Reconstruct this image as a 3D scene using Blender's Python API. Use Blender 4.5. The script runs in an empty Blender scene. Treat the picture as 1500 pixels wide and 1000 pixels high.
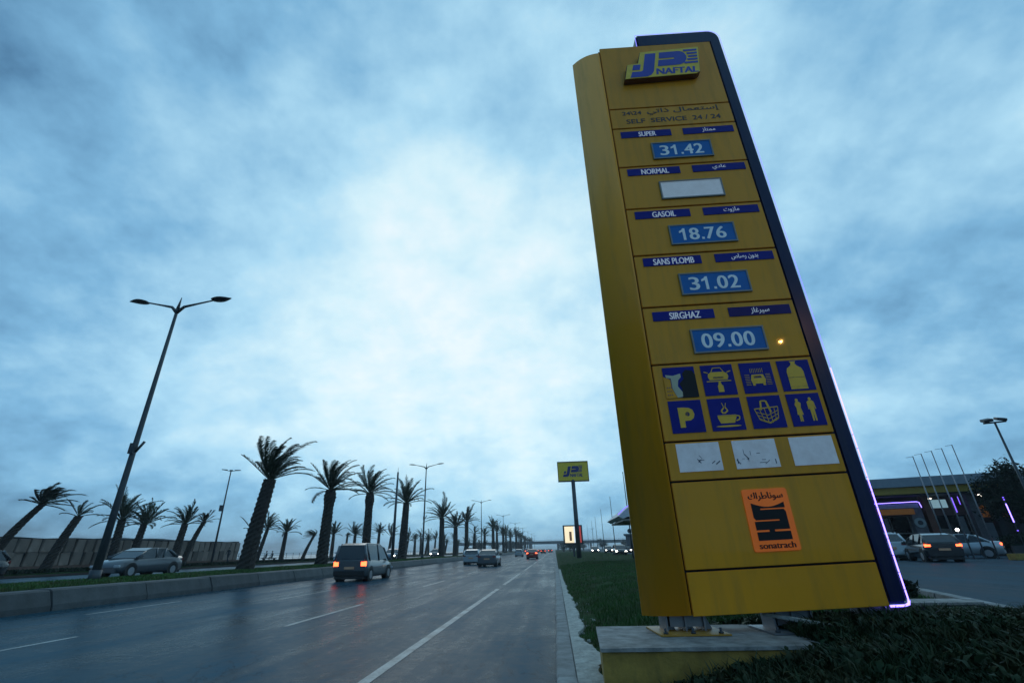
import bpy, bmesh, math, random
from mathutils import Vector, Matrix
from mathutils import noise as mnoise
rnd = random.Random(7)
SC = bpy.context.scene
COL = SC.collection
R = math.radians
pi = math.pi

# ------------------------------------------------------------------ camera
cd = bpy.data.cameras.new('camera'); cam = bpy.data.objects.new('camera', cd); COL.objects.link(cam)
cd.sensor_width = 36; cd.lens = 676 * 36 / 1500; cd.shift_x = 0.014; cd.clip_start = 0.05; cd.clip_end = 30000
cam.matrix_world = Matrix.Translation((0, 0, 1.6)) @ Matrix.Rotation(R(6.015), 4, 'Z') @ Matrix.Rotation(R(114.3), 4, 'X') @ Matrix.Rotation(R(-1.1), 4, 'Z')
SC.camera = cam
vs = SC.view_settings; vs.view_transform = 'Standard'; vs.look = 'None'; vs.gamma = 1; vs.exposure = 0; vs.use_curve_mapping = False

# ------------------------------------------------------------------ world: dusk under broken cloud
W = bpy.data.worlds.new('World'); SC.world = W; W.use_nodes = True
nt = W.node_tree; nt.nodes.clear()
def N(tree, kind, **kw):
    n = tree.nodes.new(kind)
    for k, v in kw.items(): setattr(n, k, v)
    return n
def math_(tree, op, a, b=None, c=None, clamp=False):
    n = tree.nodes.new('ShaderNodeMath'); n.operation = op; n.use_clamp = clamp
    for i, x in enumerate((a, b, c)):
        if x is None: continue
        if isinstance(x, (int, float)): n.inputs[i].default_value = x
        else: tree.links.new(x, n.inputs[i])
    return n.outputs[0]
def vmath(tree, op, a, b=None):
    n = tree.nodes.new('ShaderNodeVectorMath'); n.operation = op
    for i, x in enumerate((a, b)):
        if x is None: continue
        if isinstance(x, (tuple, list)): n.inputs[i].default_value = x
        elif isinstance(x, (int, float)): n.inputs[3].default_value = x
        else: tree.links.new(x, n.inputs[i])
    return n
def noise_(tree, vec, scale, detail=6, rough=.55, dist=0):
    n = tree.nodes.new('ShaderNodeTexNoise'); n.inputs['Scale'].default_value = scale; n.inputs['Detail'].default_value = detail
    n.inputs['Roughness'].default_value = rough; n.inputs['Distortion'].default_value = dist
    if vec is not None: tree.links.new(vec, n.inputs['Vector'])
    return n.outputs['Fac']
def ramp_(tree, fac, stops):
    n = tree.nodes.new('ShaderNodeValToRGB'); e = n.color_ramp.elements
    while len(e) < len(stops): e.new(.5)
    for i, (p, c) in enumerate(stops):
        e[i].position = p; e[i].color = (c, c, c, 1) if isinstance(c, (int, float)) else (*c, 1)
    tree.links.new(fac, n.inputs[0]); return n.outputs[0]
def mix_(tree, fac, a, b, mode='MIX'):
    n = tree.nodes.new('ShaderNodeMix'); n.data_type = 'RGBA'; n.blend_type = mode
    for s, x in ((n.inputs[0], fac), (n.inputs[6], a), (n.inputs[7], b)):
        if isinstance(x, (int, float)): s.default_value = x
        elif isinstance(x, (tuple, list)): s.default_value = (*x, 1)
        else: tree.links.new(x, s)
    return n.outputs[2]

tc = N(nt, 'ShaderNodeTexCoord'); d = vmath(nt, 'NORMALIZE', tc.outputs['Generated']).outputs[0]
sep = N(nt, 'ShaderNodeSeparateXYZ'); nt.links.new(d, sep.inputs[0])
zc = math_(nt, 'MAXIMUM', sep.outputs[2], 0.0)
inv = math_(nt, 'DIVIDE', 1.0, math_(nt, 'ADD', zc, 0.50))
pv = vmath(nt, 'SCALE', d, None); nt.links.new(inv, pv.inputs[3])
flat = vmath(nt, 'MULTIPLY', pv.outputs[0], (1, 1, 0.0)).outputs[0]
flat = vmath(nt, 'ADD', flat, (5.3, 2.1, 0)).outputs[0]
big = noise_(nt, flat, 1.15, 3, .5, .2)
mid = noise_(nt, flat, 3.9, 7, .58, .0)
fine = noise_(nt, flat, 10.5, 5, .55, .0)
cl = math_(nt, 'ADD', math_(nt, 'MULTIPLY', big, .66), math_(nt, 'ADD', math_(nt, 'MULTIPLY', mid, .90), math_(nt, 'MULTIPLY', fine, .40)))
cl = math_(nt, 'MULTIPLY_ADD', cl, 1.0, -.98)                     # about -.25 .. .25
GLOW = Vector((-0.27, 0.87, 0.33)).normalized()                     # where the last light stands behind the cloud
dp = vmath(nt, 'DOT_PRODUCT', d, tuple(GLOW)).outputs['Value']
lobe = math_(nt, 'POWER', math_(nt, 'MAXIMUM', dp, 0.0), 5.0)
lobe2 = math_(nt, 'POWER', math_(nt, 'MAXIMUM', dp, 0.0), 22.0)
hz = math_(nt, 'SUBTRACT', 1.0, math_(nt, 'MULTIPLY', sep.outputs[2], 4.2), clamp=True)   # low band of far haze
t = math_(nt, 'ADD', math_(nt, 'MULTIPLY', lobe, .47), math_(nt, 'MULTIPLY', lobe2, .16))
wide = math_(nt, 'POWER', math_(nt, 'MAXIMUM', dp, 0.0), 1.5)
t = math_(nt, 'ADD', t, math_(nt, 'MULTIPLY', cl, .95))
t = math_(nt, 'ADD', t, math_(nt, 'ADD', math_(nt, 'MULTIPLY_ADD', wide, .28, .17), math_(nt, 'MULTIPLY', sep.outputs[0], .22)))
t = math_(nt, 'SUBTRACT', t, math_(nt, 'MULTIPLY', math_(nt, 'POWER', hz, 1.3), math_(nt, 'MULTIPLY_ADD', lobe, .42, .25)), clamp=True)
sky = ramp_(nt, t, [(0, (.06, .16, .29)), (.12, (.12, .29, .48)), (.32, (.22, .48, .72)), (.58, (.44, .74, .93)), (.82, (.70, .93, 1.01)), (1, (.88, 1.0, 1.04))])
below = math_(nt, 'MULTIPLY', math_(nt, 'ADD', sep.outputs[2], .03), 60, clamp=True)
sky = mix_(nt, below, (.03, .06, .08), sky)
bg1 = N(nt, 'ShaderNodeBackground'); nt.links.new(sky, bg1.inputs[0]); bg1.inputs[1].default_value = .93
ns = N(nt, 'ShaderNodeTexSky'); ns.sky_type = 'NISHITA'; ns.sun_disc = False; ns.sun_elevation = R(12); ns.sun_rotation = R(-18); ns.dust_density = 0; ns.ozone_density = 4
bg2 = N(nt, 'ShaderNodeBackground'); nt.links.new(ns.outputs[0], bg2.inputs[0]); bg2.inputs[1].default_value = .012
ad = N(nt, 'ShaderNodeAddShader'); nt.links.new(bg1.outputs[0], ad.inputs[0]); nt.links.new(bg2.outputs[0], ad.inputs[1])
wo = N(nt, 'ShaderNodeOutputWorld'); nt.links.new(ad.outputs[0], wo.inputs[0])

sl = bpy.data.lights.new('sun', 'SUN'); so = bpy.data.objects.new('sun', sl); COL.objects.link(so)
sl.energy = .1; sl.angle = R(25); sl.color = (1, .96, .9)
so.rotation_euler = (-Vector((-0.3, 0.9, 0.35))).to_track_quat('-Z', 'Y').to_euler()

# ------------------------------------------------------------------ materials
MATS = {}
def mat(name, col, rough=.6, metal=0, var=.15, vscale=3, emit=None, es=0, bump=0, bscale=40, spec=.5, coat=0, stretch=None, obj=True):
    m = bpy.data.materials.new(name); m.use_nodes = True; t = m.node_tree
    b = t.nodes['Principled BSDF']; b.inputs['Metallic'].default_value = metal; b.inputs['Roughness'].default_value = rough
    b.inputs['Specular IOR Level'].default_value = spec; b.inputs['Coat Weight'].default_value = coat
    tcn = N(t, 'ShaderNodeTexCoord'); v = tcn.outputs['Object']
    if stretch: v = vmath(t, 'MULTIPLY', v, stretch).outputs[0]
    f = noise_(t, v, vscale, 5, .6)
    c1 = tuple(c * (1 - var) for c in col); c2 = tuple(min(1, c * (1 + var)) for c in col)
    t.links.new(mix_(t, ramp_(t, f, [(.3, 0.0), (.7, 1.0)]), c1, c2), b.inputs['Base Color'])
    if emit: b.inputs['Emission Color'].default_value = (*emit, 1); b.inputs['Emission Strength'].default_value = es
    if bump:
        bn = N(t, 'ShaderNodeBump'); bn.inputs['Strength'].default_value = bump; bn.inputs['Distance'].default_value = .02
        t.links.new(noise_(t, v, bscale, 4, .6), bn.inputs['Height']); t.links.new(bn.outputs[0], b.inputs['Normal'])
    MATS[name] = m; return m
M = MATS
def nodes_of(m): return m.node_tree, m.node_tree.nodes['Principled BSDF']

mat('sign_yellow', (.86, .34, .018), .45, spec=.15, coat=.2, var=.05, vscale=.6, bump=.04, bscale=1.2)
def per_object(m, lo=.45, hi=1.4):
    t, b = nodes_of(m); old = b.inputs['Base Color'].links[0].from_socket; oi = N(t, 'ShaderNodeObjectInfo')
    f = math_(t, 'MULTIPLY_ADD', oi.outputs['Random'], hi - lo, lo); c = N(t, 'ShaderNodeCombineColor')
    for i in range(3): t.links.new(f, c.inputs[i])
    t.links.new(mix_(t, 1.0, old, c.outputs[0], 'MULTIPLY'), b.inputs['Base Color'])
def grime(m, amt=.35, scl=(7, 7, .5)):   # rain streaks running down a painted panel
    t, b = nodes_of(m); old = b.inputs['Base Color'].links[0].from_socket
    tcn = N(t, 'ShaderNodeTexCoord'); v = vmath(t, 'MULTIPLY', tcn.outputs['Object'], scl).outputs[0]
    f = ramp_(t, noise_(t, v, 1.0, 6, .65), [(.48, 0.0), (.75, amt)])
    t.links.new(mix_(t, f, old, (.16, .12, .05)), b.inputs['Base Color'])
    t.links.new(math_(t, 'MULTIPLY_ADD', f, .5, b.inputs['Roughness'].default_value), b.inputs['Roughness'])
grime(M['sign_yellow'], .30, (5, 5, .6))
mat('sign_yellow_edge', (.45, .22, .03), .4)
mat('fin_blue', (.005, .011, .06), .2, spec=.25, var=.15, vscale=1.5); grime(M['fin_blue'], .12)
mat('plate_blue', (.010, .018, .24), .5, spec=.15, var=.12)
mat('plate_violet', (.03, .018, .14), .5, spec=.15, var=.12)
mat('display_blue', (.010, .13, .40), .45, spec=.2, var=.12, emit=(.01, .12, .4), es=.05)
mat('digit', (.62, .72, .75), .5, emit=(.5, .7, .8), es=.08)
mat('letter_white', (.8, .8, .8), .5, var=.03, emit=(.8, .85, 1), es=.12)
mat('letter_dark', (.035, .028, .035), .5)
mat('letter_blue', (.015, .015, .17), .4)
mat('logo_yellow', (.82, .56, .03), .4, emit=(.7, .6, .03), es=.02, var=.12, vscale=6)
mat('logo_blue', (.01, .02, .24), .35, emit=(.01, .02, .4), es=.1)
mat('logo_side', (.16, .055, .02), .5)
mat('picto_yellow', (.95, .50, .03), .45, var=.08, vscale=9)
mat('frame_grey', (.22, .22, .20), .45, metal=.3)
mat('paper', (.70, .72, .74), .5, var=.15, vscale=6, emit=(.75, .82, .9), es=.06)  # faint emission added so the sheets look lit from behind
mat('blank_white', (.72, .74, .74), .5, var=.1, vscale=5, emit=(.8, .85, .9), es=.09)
mat('ink', (.05, .09, .14), .6)
mat('hole_black', (.004, .004, .005), .7)
mat('cream', (.55, .52, .36), .5)
mat('orange_sticker', (.80, .17, .012), .4, var=.12, vscale=4, emit=(.9, .17, .01), es=.16)  # own glow put into the sticker, as if backlit
mat('gap_black', (.01, .009, .008), .8)
mat('led', (.3, .2, .9), .4, emit=(.24, .17, 1.0), es=4.5)
mat('led_dim', (.25, .2, .7), .4, emit=(.22, .2, 1.0), es=1.6)
mat('led_soft', (.2, .1, .8), .4, emit=(.22, .12, 1.0), es=1.6)
mat('steel', (.25, .26, .28), .45, metal=.7, bump=.1)
mat('dark_steel', (.06, .065, .075), .5, metal=.5)
mat('post_grey', (.06, .07, .08), .5, metal=.3, var=.2)
mat('concrete', (.30, .31, .30), .8, var=.3, vscale=3, bump=.5, bscale=18)
mat('concrete_dark', (.052, .060, .064), .7, var=.35, vscale=2.0, bump=.5, bscale=14)
mat('kerb_stone', (.21, .215, .21), .8, var=.4, vscale=4, bump=.5, bscale=25)
mat('rubble', (.38, .37, .33), .9, var=.35, vscale=9, bump=.8, bscale=20)
mat('plinth_yellow', (.34, .21, .04), .75, var=.35, vscale=4, bump=.4, bscale=16); grime(M['plinth_yellow'], .7, (6, 6, 2))
mat('plinth_top', (.24, .23, .215), .85, var=.45, vscale=5, bump=.5, bscale=18)
mat('earth', (.030, .035, .022), 1.0, spec=.05, var=.4, vscale=2)
mat('grass_ground', (.020, .048, .016), 1.0, spec=.05, var=.4, vscale=1.3, bump=.6, bscale=12)
mat('grass', (.050, .125, .026), .6, var=.35, vscale=.8, spec=.2)
def patches(m, col2, scale):
    t, b = nodes_of(m); old = b.inputs['Base Color'].links[0].from_socket; g = N(t, 'ShaderNodeNewGeometry').outputs['Position']
    t.links.new(mix_(t, ramp_(t, noise_(t, g, scale, 5, .65), [(.46, 0.0), (.66, .85)]), old, col2), b.inputs['Base Color'])
patches(M['grass'], (.085, .085, .030), .9)
patches(M['grass_ground'], (.045, .038, .024), .7)
mat('weed', (.020, .040, .014), .6, var=.4, vscale=2.5, spec=.2)
patches(M['weed'], (.06, .055, .022), 2.2)
mat('palm_trunk', (.035, .027, .022), .9, var=.4, vscale=8, bump=.8, bscale=12)
mat('palm_leaf', (.030, .045, .022), .6, var=.35, vscale=3, spec=.25)
mat('dry_leaf', (.09, .07, .04), .8, var=.3)
mat('wall_slab', (.22, .17, .14), .85, var=.35, vscale=.7, bump=.4, bscale=8)
per_object(M['wall_slab'])
per_object(M['concrete_dark'], .8, 1.2)
per_object(M['kerb_stone'], .9, 1.1)
mat('wall_base', (.14, .08, .06), .85, var=.3, vscale=1)
mat('promenade', (.07, .055, .05), .95, spec=.1, var=.3, vscale=.5)
mat('silver_paint', (.42, .46, .48), .28, metal=.5, var=.03, coat=.6)
mat('white_paint', (.62, .66, .68), .3, var=.03, coat=.5)
mat('black_paint', (.012, .013, .016), .22, var=.05, coat=.8)
mat('grey_paint', (.10, .11, .12), .3, metal=.3, var=.04, coat=.6)
mat('red_paint', (.25, .015, .012), .3, var=.04, coat=.6)
mat('blue_grey_paint', (.17, .24, .30), .3, metal=.3, var=.04, coat=.6)
mat('car_glass', (.015, .02, .025), .08, var=.05, spec=.8)
mat('tyre', (.012, .012, .012), .85)
mat('rim', (.35, .36, .38), .35, metal=.7)
mat('trim_black', (.015, .015, .016), .6)
mat('tail_on', (.7, .05, .02), .4, emit=(1, .10, .03), es=6)
mat('tail_off', (.20, .008, .008), .3)
mat('head_on', (.9, .9, .85), .3, emit=(1, .93, .8), es=14)
mat('head_off', (.5, .52, .55), .2)
mat('plate', (.38, .33, .20), .5, emit=(1, .3, .1), es=.03)
mat('station_grey', (.22, .26, .30), .5, var=.1)
mat('station_yellow', (.38, .24, .02), .5, var=.12)
mat('station_dark', (.03, .03, .035), .6, var=.3)
mat('station_wall', (.14, .13, .14), .7, var=.25)
mat('station_brown', (.14, .05, .03), .6, var=.2)
mat('station_orange', (.40, .15, .02), .6, emit=(.8, .25, .03), es=.05)
mat('mullion', (.28, .33, .33), .5)
mat('shop_glass', (.02, .025, .03), .07, spec=.8)
mat('lit_box', (.3, .45, .5), .4, emit=(.35, .6, .7), es=.45)
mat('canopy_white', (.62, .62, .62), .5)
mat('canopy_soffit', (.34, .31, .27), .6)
mat('lamp_white', (1, .97, .9), .4, emit=(1, .95, .85), es=14)
mat('lamp_soft', (1, .97, .9), .4, emit=(1, .92, .8), es=4)
mat('lamp_sodium', (1, .6, .2), .4, emit=(1, .38, .06), es=12)
mat('lamp_glass', (.12, .14, .16), .2)
mat('screen_warm', (.8, .7, .5), .4, emit=(1, .80, .50), es=1.0)
mat('screen_white', (.8, .8, .8), .4, emit=(.85, .95, 1), es=.8)
mat('screen_dark', (.1, .07, .05), .4, emit=(.2, .12, .07), es=.4)
mat('screen_red', (.5, .05, .05), .4, emit=(.8, .1, .08), es=.4)
mat('bridge_concrete', (.16, .17, .18), .8, var=.2)
mat('bush_leaf', (.012, .022, .012), .7, var=.4, vscale=2, spec=.15)
mat('far_leaf', (.022, .032, .024), .8, var=.3)
mat('skin', (.30, .18, .12), .6)
mat('cloth_dark', (.02, .022, .03), .8)
mat('cloth_grey', (.06, .065, .08), .8)
mat('hair', (.01, .008, .007), .7)

# road: wet, worn asphalt with wheel tracks running along it
def asphalt(name, col, r0, r1, scale=1.0, film=(.75, .35)):
    m = bpy.data.materials.new(name); m.use_nodes = True; t, b = nodes_of(m)
    g = N(t, 'ShaderNodeNewGeometry').outputs['Position']
    lng = noise_(t, vmath(t, 'MULTIPLY', g, (1.1, .035, 1)).outputs[0], 1.3, 5, .6)
    patch = noise_(t, vmath(t, 'MULTIPLY', g, (1, .45, 1)).outputs[0], .45 * scale, 6, .6, .5)
    grit = noise_(t, g, 90, 3, .7)
    f = math_(t, 'ADD', math_(t, 'MULTIPLY', lng, .35), math_(t, 'ADD', math_(t, 'MULTIPLY', patch, .4), math_(t, 'MULTIPLY', noise_(t, g, 4.5, 6, .65), .25)))
    c = ramp_(t, f, [(.36, tuple(x * .6 for x in col)), (.52, col), (.68, tuple(x * 1.6 for x in col))])
    c = mix_(t, ramp_(t, grit, [(.45, 0.0), (.75, .5)]), c, tuple(x * 2.0 for x in col)); b.inputs['Specular IOR Level'].default_value = .045
    ridge = math_(t, 'ABSOLUTE', math_(t, 'SUBTRACT', noise_(t, vmath(t, 'MULTIPLY', g, (1, .6, 1)).outputs[0], .55, 8, .62, .6), .5))
    crack = ramp_(t, ridge, [(0.0, .8), (.006, 0.0)]); c = mix_(t, crack, c, tuple(x * .25 for x in col))
    t.links.new(c, b.inputs['Base Color'])
    t.links.new(ramp_(t, math_(t, 'ADD', math_(t, 'MULTIPLY', f, .85), math_(t, 'MULTIPLY', grit, .12)), [(.38, r0), (.65, r1)]), b.inputs['Roughness'])
    bn = N(t, 'ShaderNodeBump'); bn.inputs['Strength'].default_value = .35; bn.inputs['Distance'].default_value = .01
    t.links.new(math_(t, 'ADD', math_(t, 'MULTIPLY', grit, .6), math_(t, 'MULTIPLY', patch, .4)), bn.inputs['Height'])
    t.links.new(bn.outputs[0], b.inputs['Normal']); MATS[name] = m
    # the open stone texture between the wet film scatters light diffusely
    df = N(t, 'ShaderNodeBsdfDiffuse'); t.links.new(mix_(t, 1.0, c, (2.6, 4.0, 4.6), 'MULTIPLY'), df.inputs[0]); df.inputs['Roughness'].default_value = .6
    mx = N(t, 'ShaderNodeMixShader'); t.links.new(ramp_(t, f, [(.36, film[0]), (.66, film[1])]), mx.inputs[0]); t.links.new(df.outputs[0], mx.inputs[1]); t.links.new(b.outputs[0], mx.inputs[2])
    t.links.new(mx.outputs[0], t.nodes['Material Output'].inputs['Surface'])
asphalt('wet_asphalt', (.010, .025, .032), .20, .46, film=(.85, .40))
asphalt('forecourt_asphalt', (.030, .033, .036), .42, .62, .6)
def worn_paint():
    m = bpy.data.materials.new('road_paint'); m.use_nodes = True; t, b = nodes_of(m)
    g = N(t, 'ShaderNodeNewGeometry').outputs['Position']
    f = ramp_(t, math_(t, 'ADD', math_(t, 'MULTIPLY', noise_(t, g, 25, 4, .7), .5), math_(t, 'MULTIPLY', noise_(t, g, 1.5, 4, .6), .5)), [(.38, 0.0), (.58, 1.0)])
    t.links.new(mix_(t, f, (.06, .065, .065), (.40, .42, .40)), b.inputs['Base Color']); b.inputs['Roughness'].default_value = .5
    MATS['road_paint'] = m
worn_paint()
def sea_mat():
    m = bpy.data.materials.new('sea'); m.use_nodes = True; t, b = nodes_of(m)
    g = N(t, 'ShaderNodeNewGeometry').outputs['Position']
    b.inputs['Base Color'].default_value = (.01, .04, .06, 1); b.inputs['Roughness'].default_value = .25
    bn = N(t, 'ShaderNodeBump'); bn.inputs['Strength'].default_value = 1; bn.inputs['Distance'].default_value = .6
    t.links.new(noise_(t, vmath(t, 'MULTIPLY', g, (1, .5, 1)).outputs[0], .35, 6, .6), bn.inputs['Height']); t.links.new(bn.outputs[0], b.inputs['Normal'])
    MATS['sea'] = m
sea_mat()

# ------------------------------------------------------------------ helpers
def link(o, parent=None):
    COL.objects.link(o)
    if parent is not None: o.parent = parent
    return o
def tag(o, label=None, cat=None, group=None, kind=None):
    if label: o['label'] = label
    if cat: o['category'] = cat
    if group: o['group'] = group
    if kind: o['kind'] = kind
    return o
def empty(name, loc=(0, 0, 0), rz=0, label=None, cat=None, group=None, kind=None, s=1):
    o = bpy.data.objects.new(name, None); o.empty_display_size = .3; link(o)
    o.location = loc; o.rotation_euler = (0, 0, rz); o.scale = (s, s, s)
    return tag(o, label, cat, group, kind)
def copy_tree(o, parent=None):
    c = o.copy(); COL.objects.link(c)
    if parent is not None: c.parent = parent
    for ch in list(o.children): copy_tree(ch, c)
    return c
class MB:
    def __init__(s): s.v = []; s.f = []; s.mi = []; s.cur = 0; s.sm = []
    def add(s, vs_, fs, smooth=False):
        b = len(s.v); s.v += [tuple(p) for p in vs_]
        for f in fs: s.f.append([b + i for i in f]); s.mi.append(s.cur); s.sm.append(smooth)
        return s
    def box(s, x0, x1, y0, y1, z0, z1):
        return s.add([(x0, y0, z0), (x1, y0, z0), (x1, y1, z0), (x0, y1, z0), (x0, y0, z1), (x1, y0, z1), (x1, y1, z1), (x0, y1, z1)],
                     [(0, 3, 2, 1), (4, 5, 6, 7), (0, 1, 5, 4), (1, 2, 6, 5), (2, 3, 7, 6), (3, 0, 4, 7)])
    def tube(s, pts, rad, n=8, cap=True):
        pts = [Vector(p) for p in pts]; rad = rad if isinstance(rad, (list, tuple)) else [rad] * len(pts)
        vs_ = []; fs = []; up = None
        for i, p in enumerate(pts):
            tg = (pts[min(i + 1, len(pts) - 1)] - pts[max(i - 1, 0)]).normalized()
            a = tg.cross(Vector((0, 0, 1)) if abs(tg.z) < .95 else Vector((1, 0, 0))).normalized()
            if up is not None and a.dot(up) < 0: a = -a
            up = a; b = tg.cross(a)
            for k in range(n):
                q = 2 * pi * k / n; vs_.append(p + (a * math.cos(q) + b * math.sin(q)) * rad[i])
        for i in range(len(pts) - 1):
            for k in range(n): fs.append((i * n + k, i * n + (k + 1) % n, (i + 1) * n + (k + 1) % n, (i + 1) * n + k))
        s.add(vs_, fs, True)
        if cap:
            b = len(s.v) - len(vs_); s.f.append([b + k for k in range(n)][::-1]); s.f.append([b + (len(pts) - 1) * n + k for k in range(n)])
            s.mi += [s.cur] * 2; s.sm += [False] * 2
        return s
    def prism(s, pts, y0, y1):          # outline in (x,z), extruded along y
        n = len(pts); vs_ = [(x, y0, z) for x, z in pts] + [(x, y1, z) for x, z in pts]
        return s.add(vs_, [tuple(range(n)), tuple(range(2 * n - 1, n - 1, -1))] + [(i, i + n, (i + 1) % n + n, (i + 1) % n) for i in range(n)])
    def loft(s, rings, smooth=True, closed=True, caps=True):
        n = len(rings[0]); vs_ = [p for r in rings for p in r]; fs = []
        for i in range(len(rings) - 1):
            for k in range(n if closed else n - 1): fs.append((i * n + k, i * n + (k + 1) % n, (i + 1) * n + (k + 1) % n, (i + 1) * n + k))
        s.add(vs_, fs, smooth)
        if caps:
            b = len(s.v) - len(vs_); s.f.append([b + k for k in range(n)][::-1]); s.f.append([b + (len(rings) - 1) * n + k for k in range(n)])
            s.mi += [s.cur] * 2; s.sm += [False] * 2
        return s
    def mesh(s, name, mats, xf=None, bevel=0):
        me = bpy.data.meshes.new(name)
        v = [xf(p) for p in s.v] if xf else s.v
        me.from_pydata(v, [], s.f)
        for m in (mats if isinstance(mats, (list, tuple)) else [mats]): me.materials.append(MATS[m] if isinstance(m, str) else m)
        me.polygons.foreach_set('material_index', s.mi); me.polygons.foreach_set('use_smooth', s.sm)
        bm = bmesh.new(); bm.from_mesh(me); bmesh.ops.recalc_face_normals(bm, faces=bm.faces)
        if bevel:
            es = [e for e in bm.edges if len(e.link_faces) == 2 and e.calc_face_angle(0) > .6]
            bmesh.ops.bevel(bm, geom=es, offset=bevel, segments=2, affect='EDGES', clamp_overlap=True)
        bm.to_mesh(me); bm.free(); me.update(); return me
    def build(s, name, mats, parent=None, xf=None, bevel=0, **kw):
        return tag(link(bpy.data.objects.new(name, s.mesh(name, mats, xf, bevel)), parent), **kw)
def box(name, m, parent, b, **kw): return MB().box(*b).build(name, m, parent, **kw)
def text_mesh(body, res=4):
    c = bpy.data.curves.new('lettering', 'FONT'); c.body = body; c.resolution_u = res; c.align_x = 'LEFT'
    o = bpy.data.objects.new('lettering_source', c); COL.objects.link(o); bpy.context.view_layer.update()
    me = bpy.data.meshes.new_from_object(o.evaluated_get(bpy.context.evaluated_depsgraph_get()))
    bpy.data.objects.remove(o); bpy.data.curves.remove(c); return me
def lettering(body, m, parent, u0, u1, z0, z1, w, xf, bold=0, italic=0):
    """text fitted to the box u0..u1, z0..z1 on the plane y = w, a few mm thick"""
    me = text_mesh(body); xs = [v.co.x for v in me.vertices]; ys = [v.co.y for v in me.vertices]
    ax, bx, ay, by = min(xs), max(xs), min(ys), max(ys)
    for v in me.vertices:
        u = u0 + (v.co.x - ax) / (bx - ax) * (u1 - u0); z = z0 + (v.co.y - ay) / (by - ay) * (z1 - z0)
        v.co = Vector((u + italic * (z - z0), w, z))
    bm = bmesh.new(); bm.from_mesh(me)
    if bold:
        for k in (-1, 1) if bold < .008 else (-1, -.4, .4, 1):
            dup = bmesh.ops.duplicate(bm, geom=[f for f in bm.faces if abs(f.calc_center_median().y - w) < 1e-4])
            vv = [g for g in dup['geom'] if isinstance(g, bmesh.types.BMVert)]
            for v in vv: v.co.x += k * bold; v.co.y += .0006 * (k + 3)
    r = bmesh.ops.extrude_face_region(bm, geom=bm.faces[:])
    for g in r['geom']:
        if isinstance(g, bmesh.types.BMVert): g.co.y -= .004
    bmesh.ops.recalc_face_normals(bm, faces=bm.faces)
    for v in bm.verts: v.co = Vector(xf(v.co)) if xf else v.co
    bm.to_mesh(me); bm.free(); me.materials.clear(); me.materials.append(MATS[m]); me.name = 'lettering'
    return link(bpy.data.objects.new('lettering', me), parent)
# Arabic shaping into presentation forms, drawn right to left
AR = {'ا': (0xFE8D, 0), 'إ': (0xFE87, 0), 'س': (0xFEB1, 1), 'ت': (0xFE95, 1), 'ع': (0xFEC9, 1), 'م': (0xFEE1, 1), 'ل': (0xFEDD, 1), 'ذ': (0xFEAB, 0),
      'ي': (0xFEF1, 1), 'ز': (0xFEAF, 0), 'د': (0xFEA9, 0), 'و': (0xFEED, 0), 'ب': (0xFE8F, 1), 'ن': (0xFEE5, 1), 'ر': (0xFEAD, 0), 'ص': (0xFEB9, 1),
      'غ': (0xFECD, 1), 'ط': (0xFEC1, 1), 'ك': (0xFED9, 1)}
def arabic(s):
    out = []
    for i, ch in enumerate(s):
        if ch not in AR: out.append(ch); continue
        b, dual = AR[ch]; prev = i > 0 and s[i - 1] in AR and AR[s[i - 1]][1]; nxt = dual and i + 1 < len(s) and s[i + 1] in AR
        out.append(chr(b + (3 if prev and nxt else 1 if prev else 2 if nxt else 0)))
    return ''.join(reversed(out))

ORD = 'first second third fourth fifth sixth seventh eighth ninth tenth eleventh twelfth thirteenth fourteenth fifteenth sixteenth seventeenth eighteenth nineteenth twentieth'.split() + ['twenty-' + w for w in 'first second third fourth fifth sixth seventh eighth ninth'.split()] + ['last'] * 30
# ------------------------------------------------------------------ setting
def sheet(name, m, pts, z, kind='structure', **kw):
    b = MB(); b.add([(x, y, z) for x, y in pts], [tuple(range(len(pts)))]); return b.build(name, m, None, kind=kind, **kw)
sheet('ground', 'earth', [(-9000, -400), (9000, -400), (9000, 9000), (-9000, 9000)], -2.6)
sheet('sea', 'sea', [(-20000, -400), (-62, -400), (-62, 20000), (-20000, 20000)], -1.6)
FAR = 1500
sheet('road', 'wet_asphalt', [(-17.6, -40), (.2, -40), (.2, FAR), (-17.6, FAR)], 0)
def strip_block(name, m, x0, x1, z0, z1, y0=-40, y1=FAR, **kw):
    return MB().box(x0, x1, y0, y1, z0, z1).build(name, m, None, kind='structure', **kw)
strip_block('opposite_road', 'wet_asphalt', -35.5, -21.9, -2.6, .45)
strip_block('promenade', 'promenade', -62, -35.5, -2.59, .6)
strip_block('promenade_grass', 'grass_ground', -39.5, -36, .6, .68)
# lane markings
mk = empty('lane_markings', (0, 0, .004), kind='structure')
LANES = [(-2.68, .17, [(-20, 23.6)] + [(26.2 + 13.5 * k, 38 + 13.5 * k) for k in range(0, 1)] + [(44 + 18 * k, 57 + 18 * k) for k in range(14)]),
         (-6.65, .13, [(12.4 - 13 + 0, 12.4 - 7.5)] + [(12.4 + 13 * k, 17.4 + 13 * k) for k in range(20)]),
         (-10.75, .13, [(6.4 + 13 * k, 11.0 + 13 * k) for k in range(20)]), (-14.6, .12, [(2 + 13 * k, 6 + 13 * k) for k in range(20)])]
cnt = 0
for x, hw, segs in LANES:
    for a, b in segs:
        q = MB(); q.add([(x - hw / 2, a, 0), (x + hw / 2, a, 0), (x + hw / 2, b, 0), (x - hw / 2, b, 0)], [(0, 1, 2, 3)])
        q.build('lane_line', 'road_paint', mk)
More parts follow.
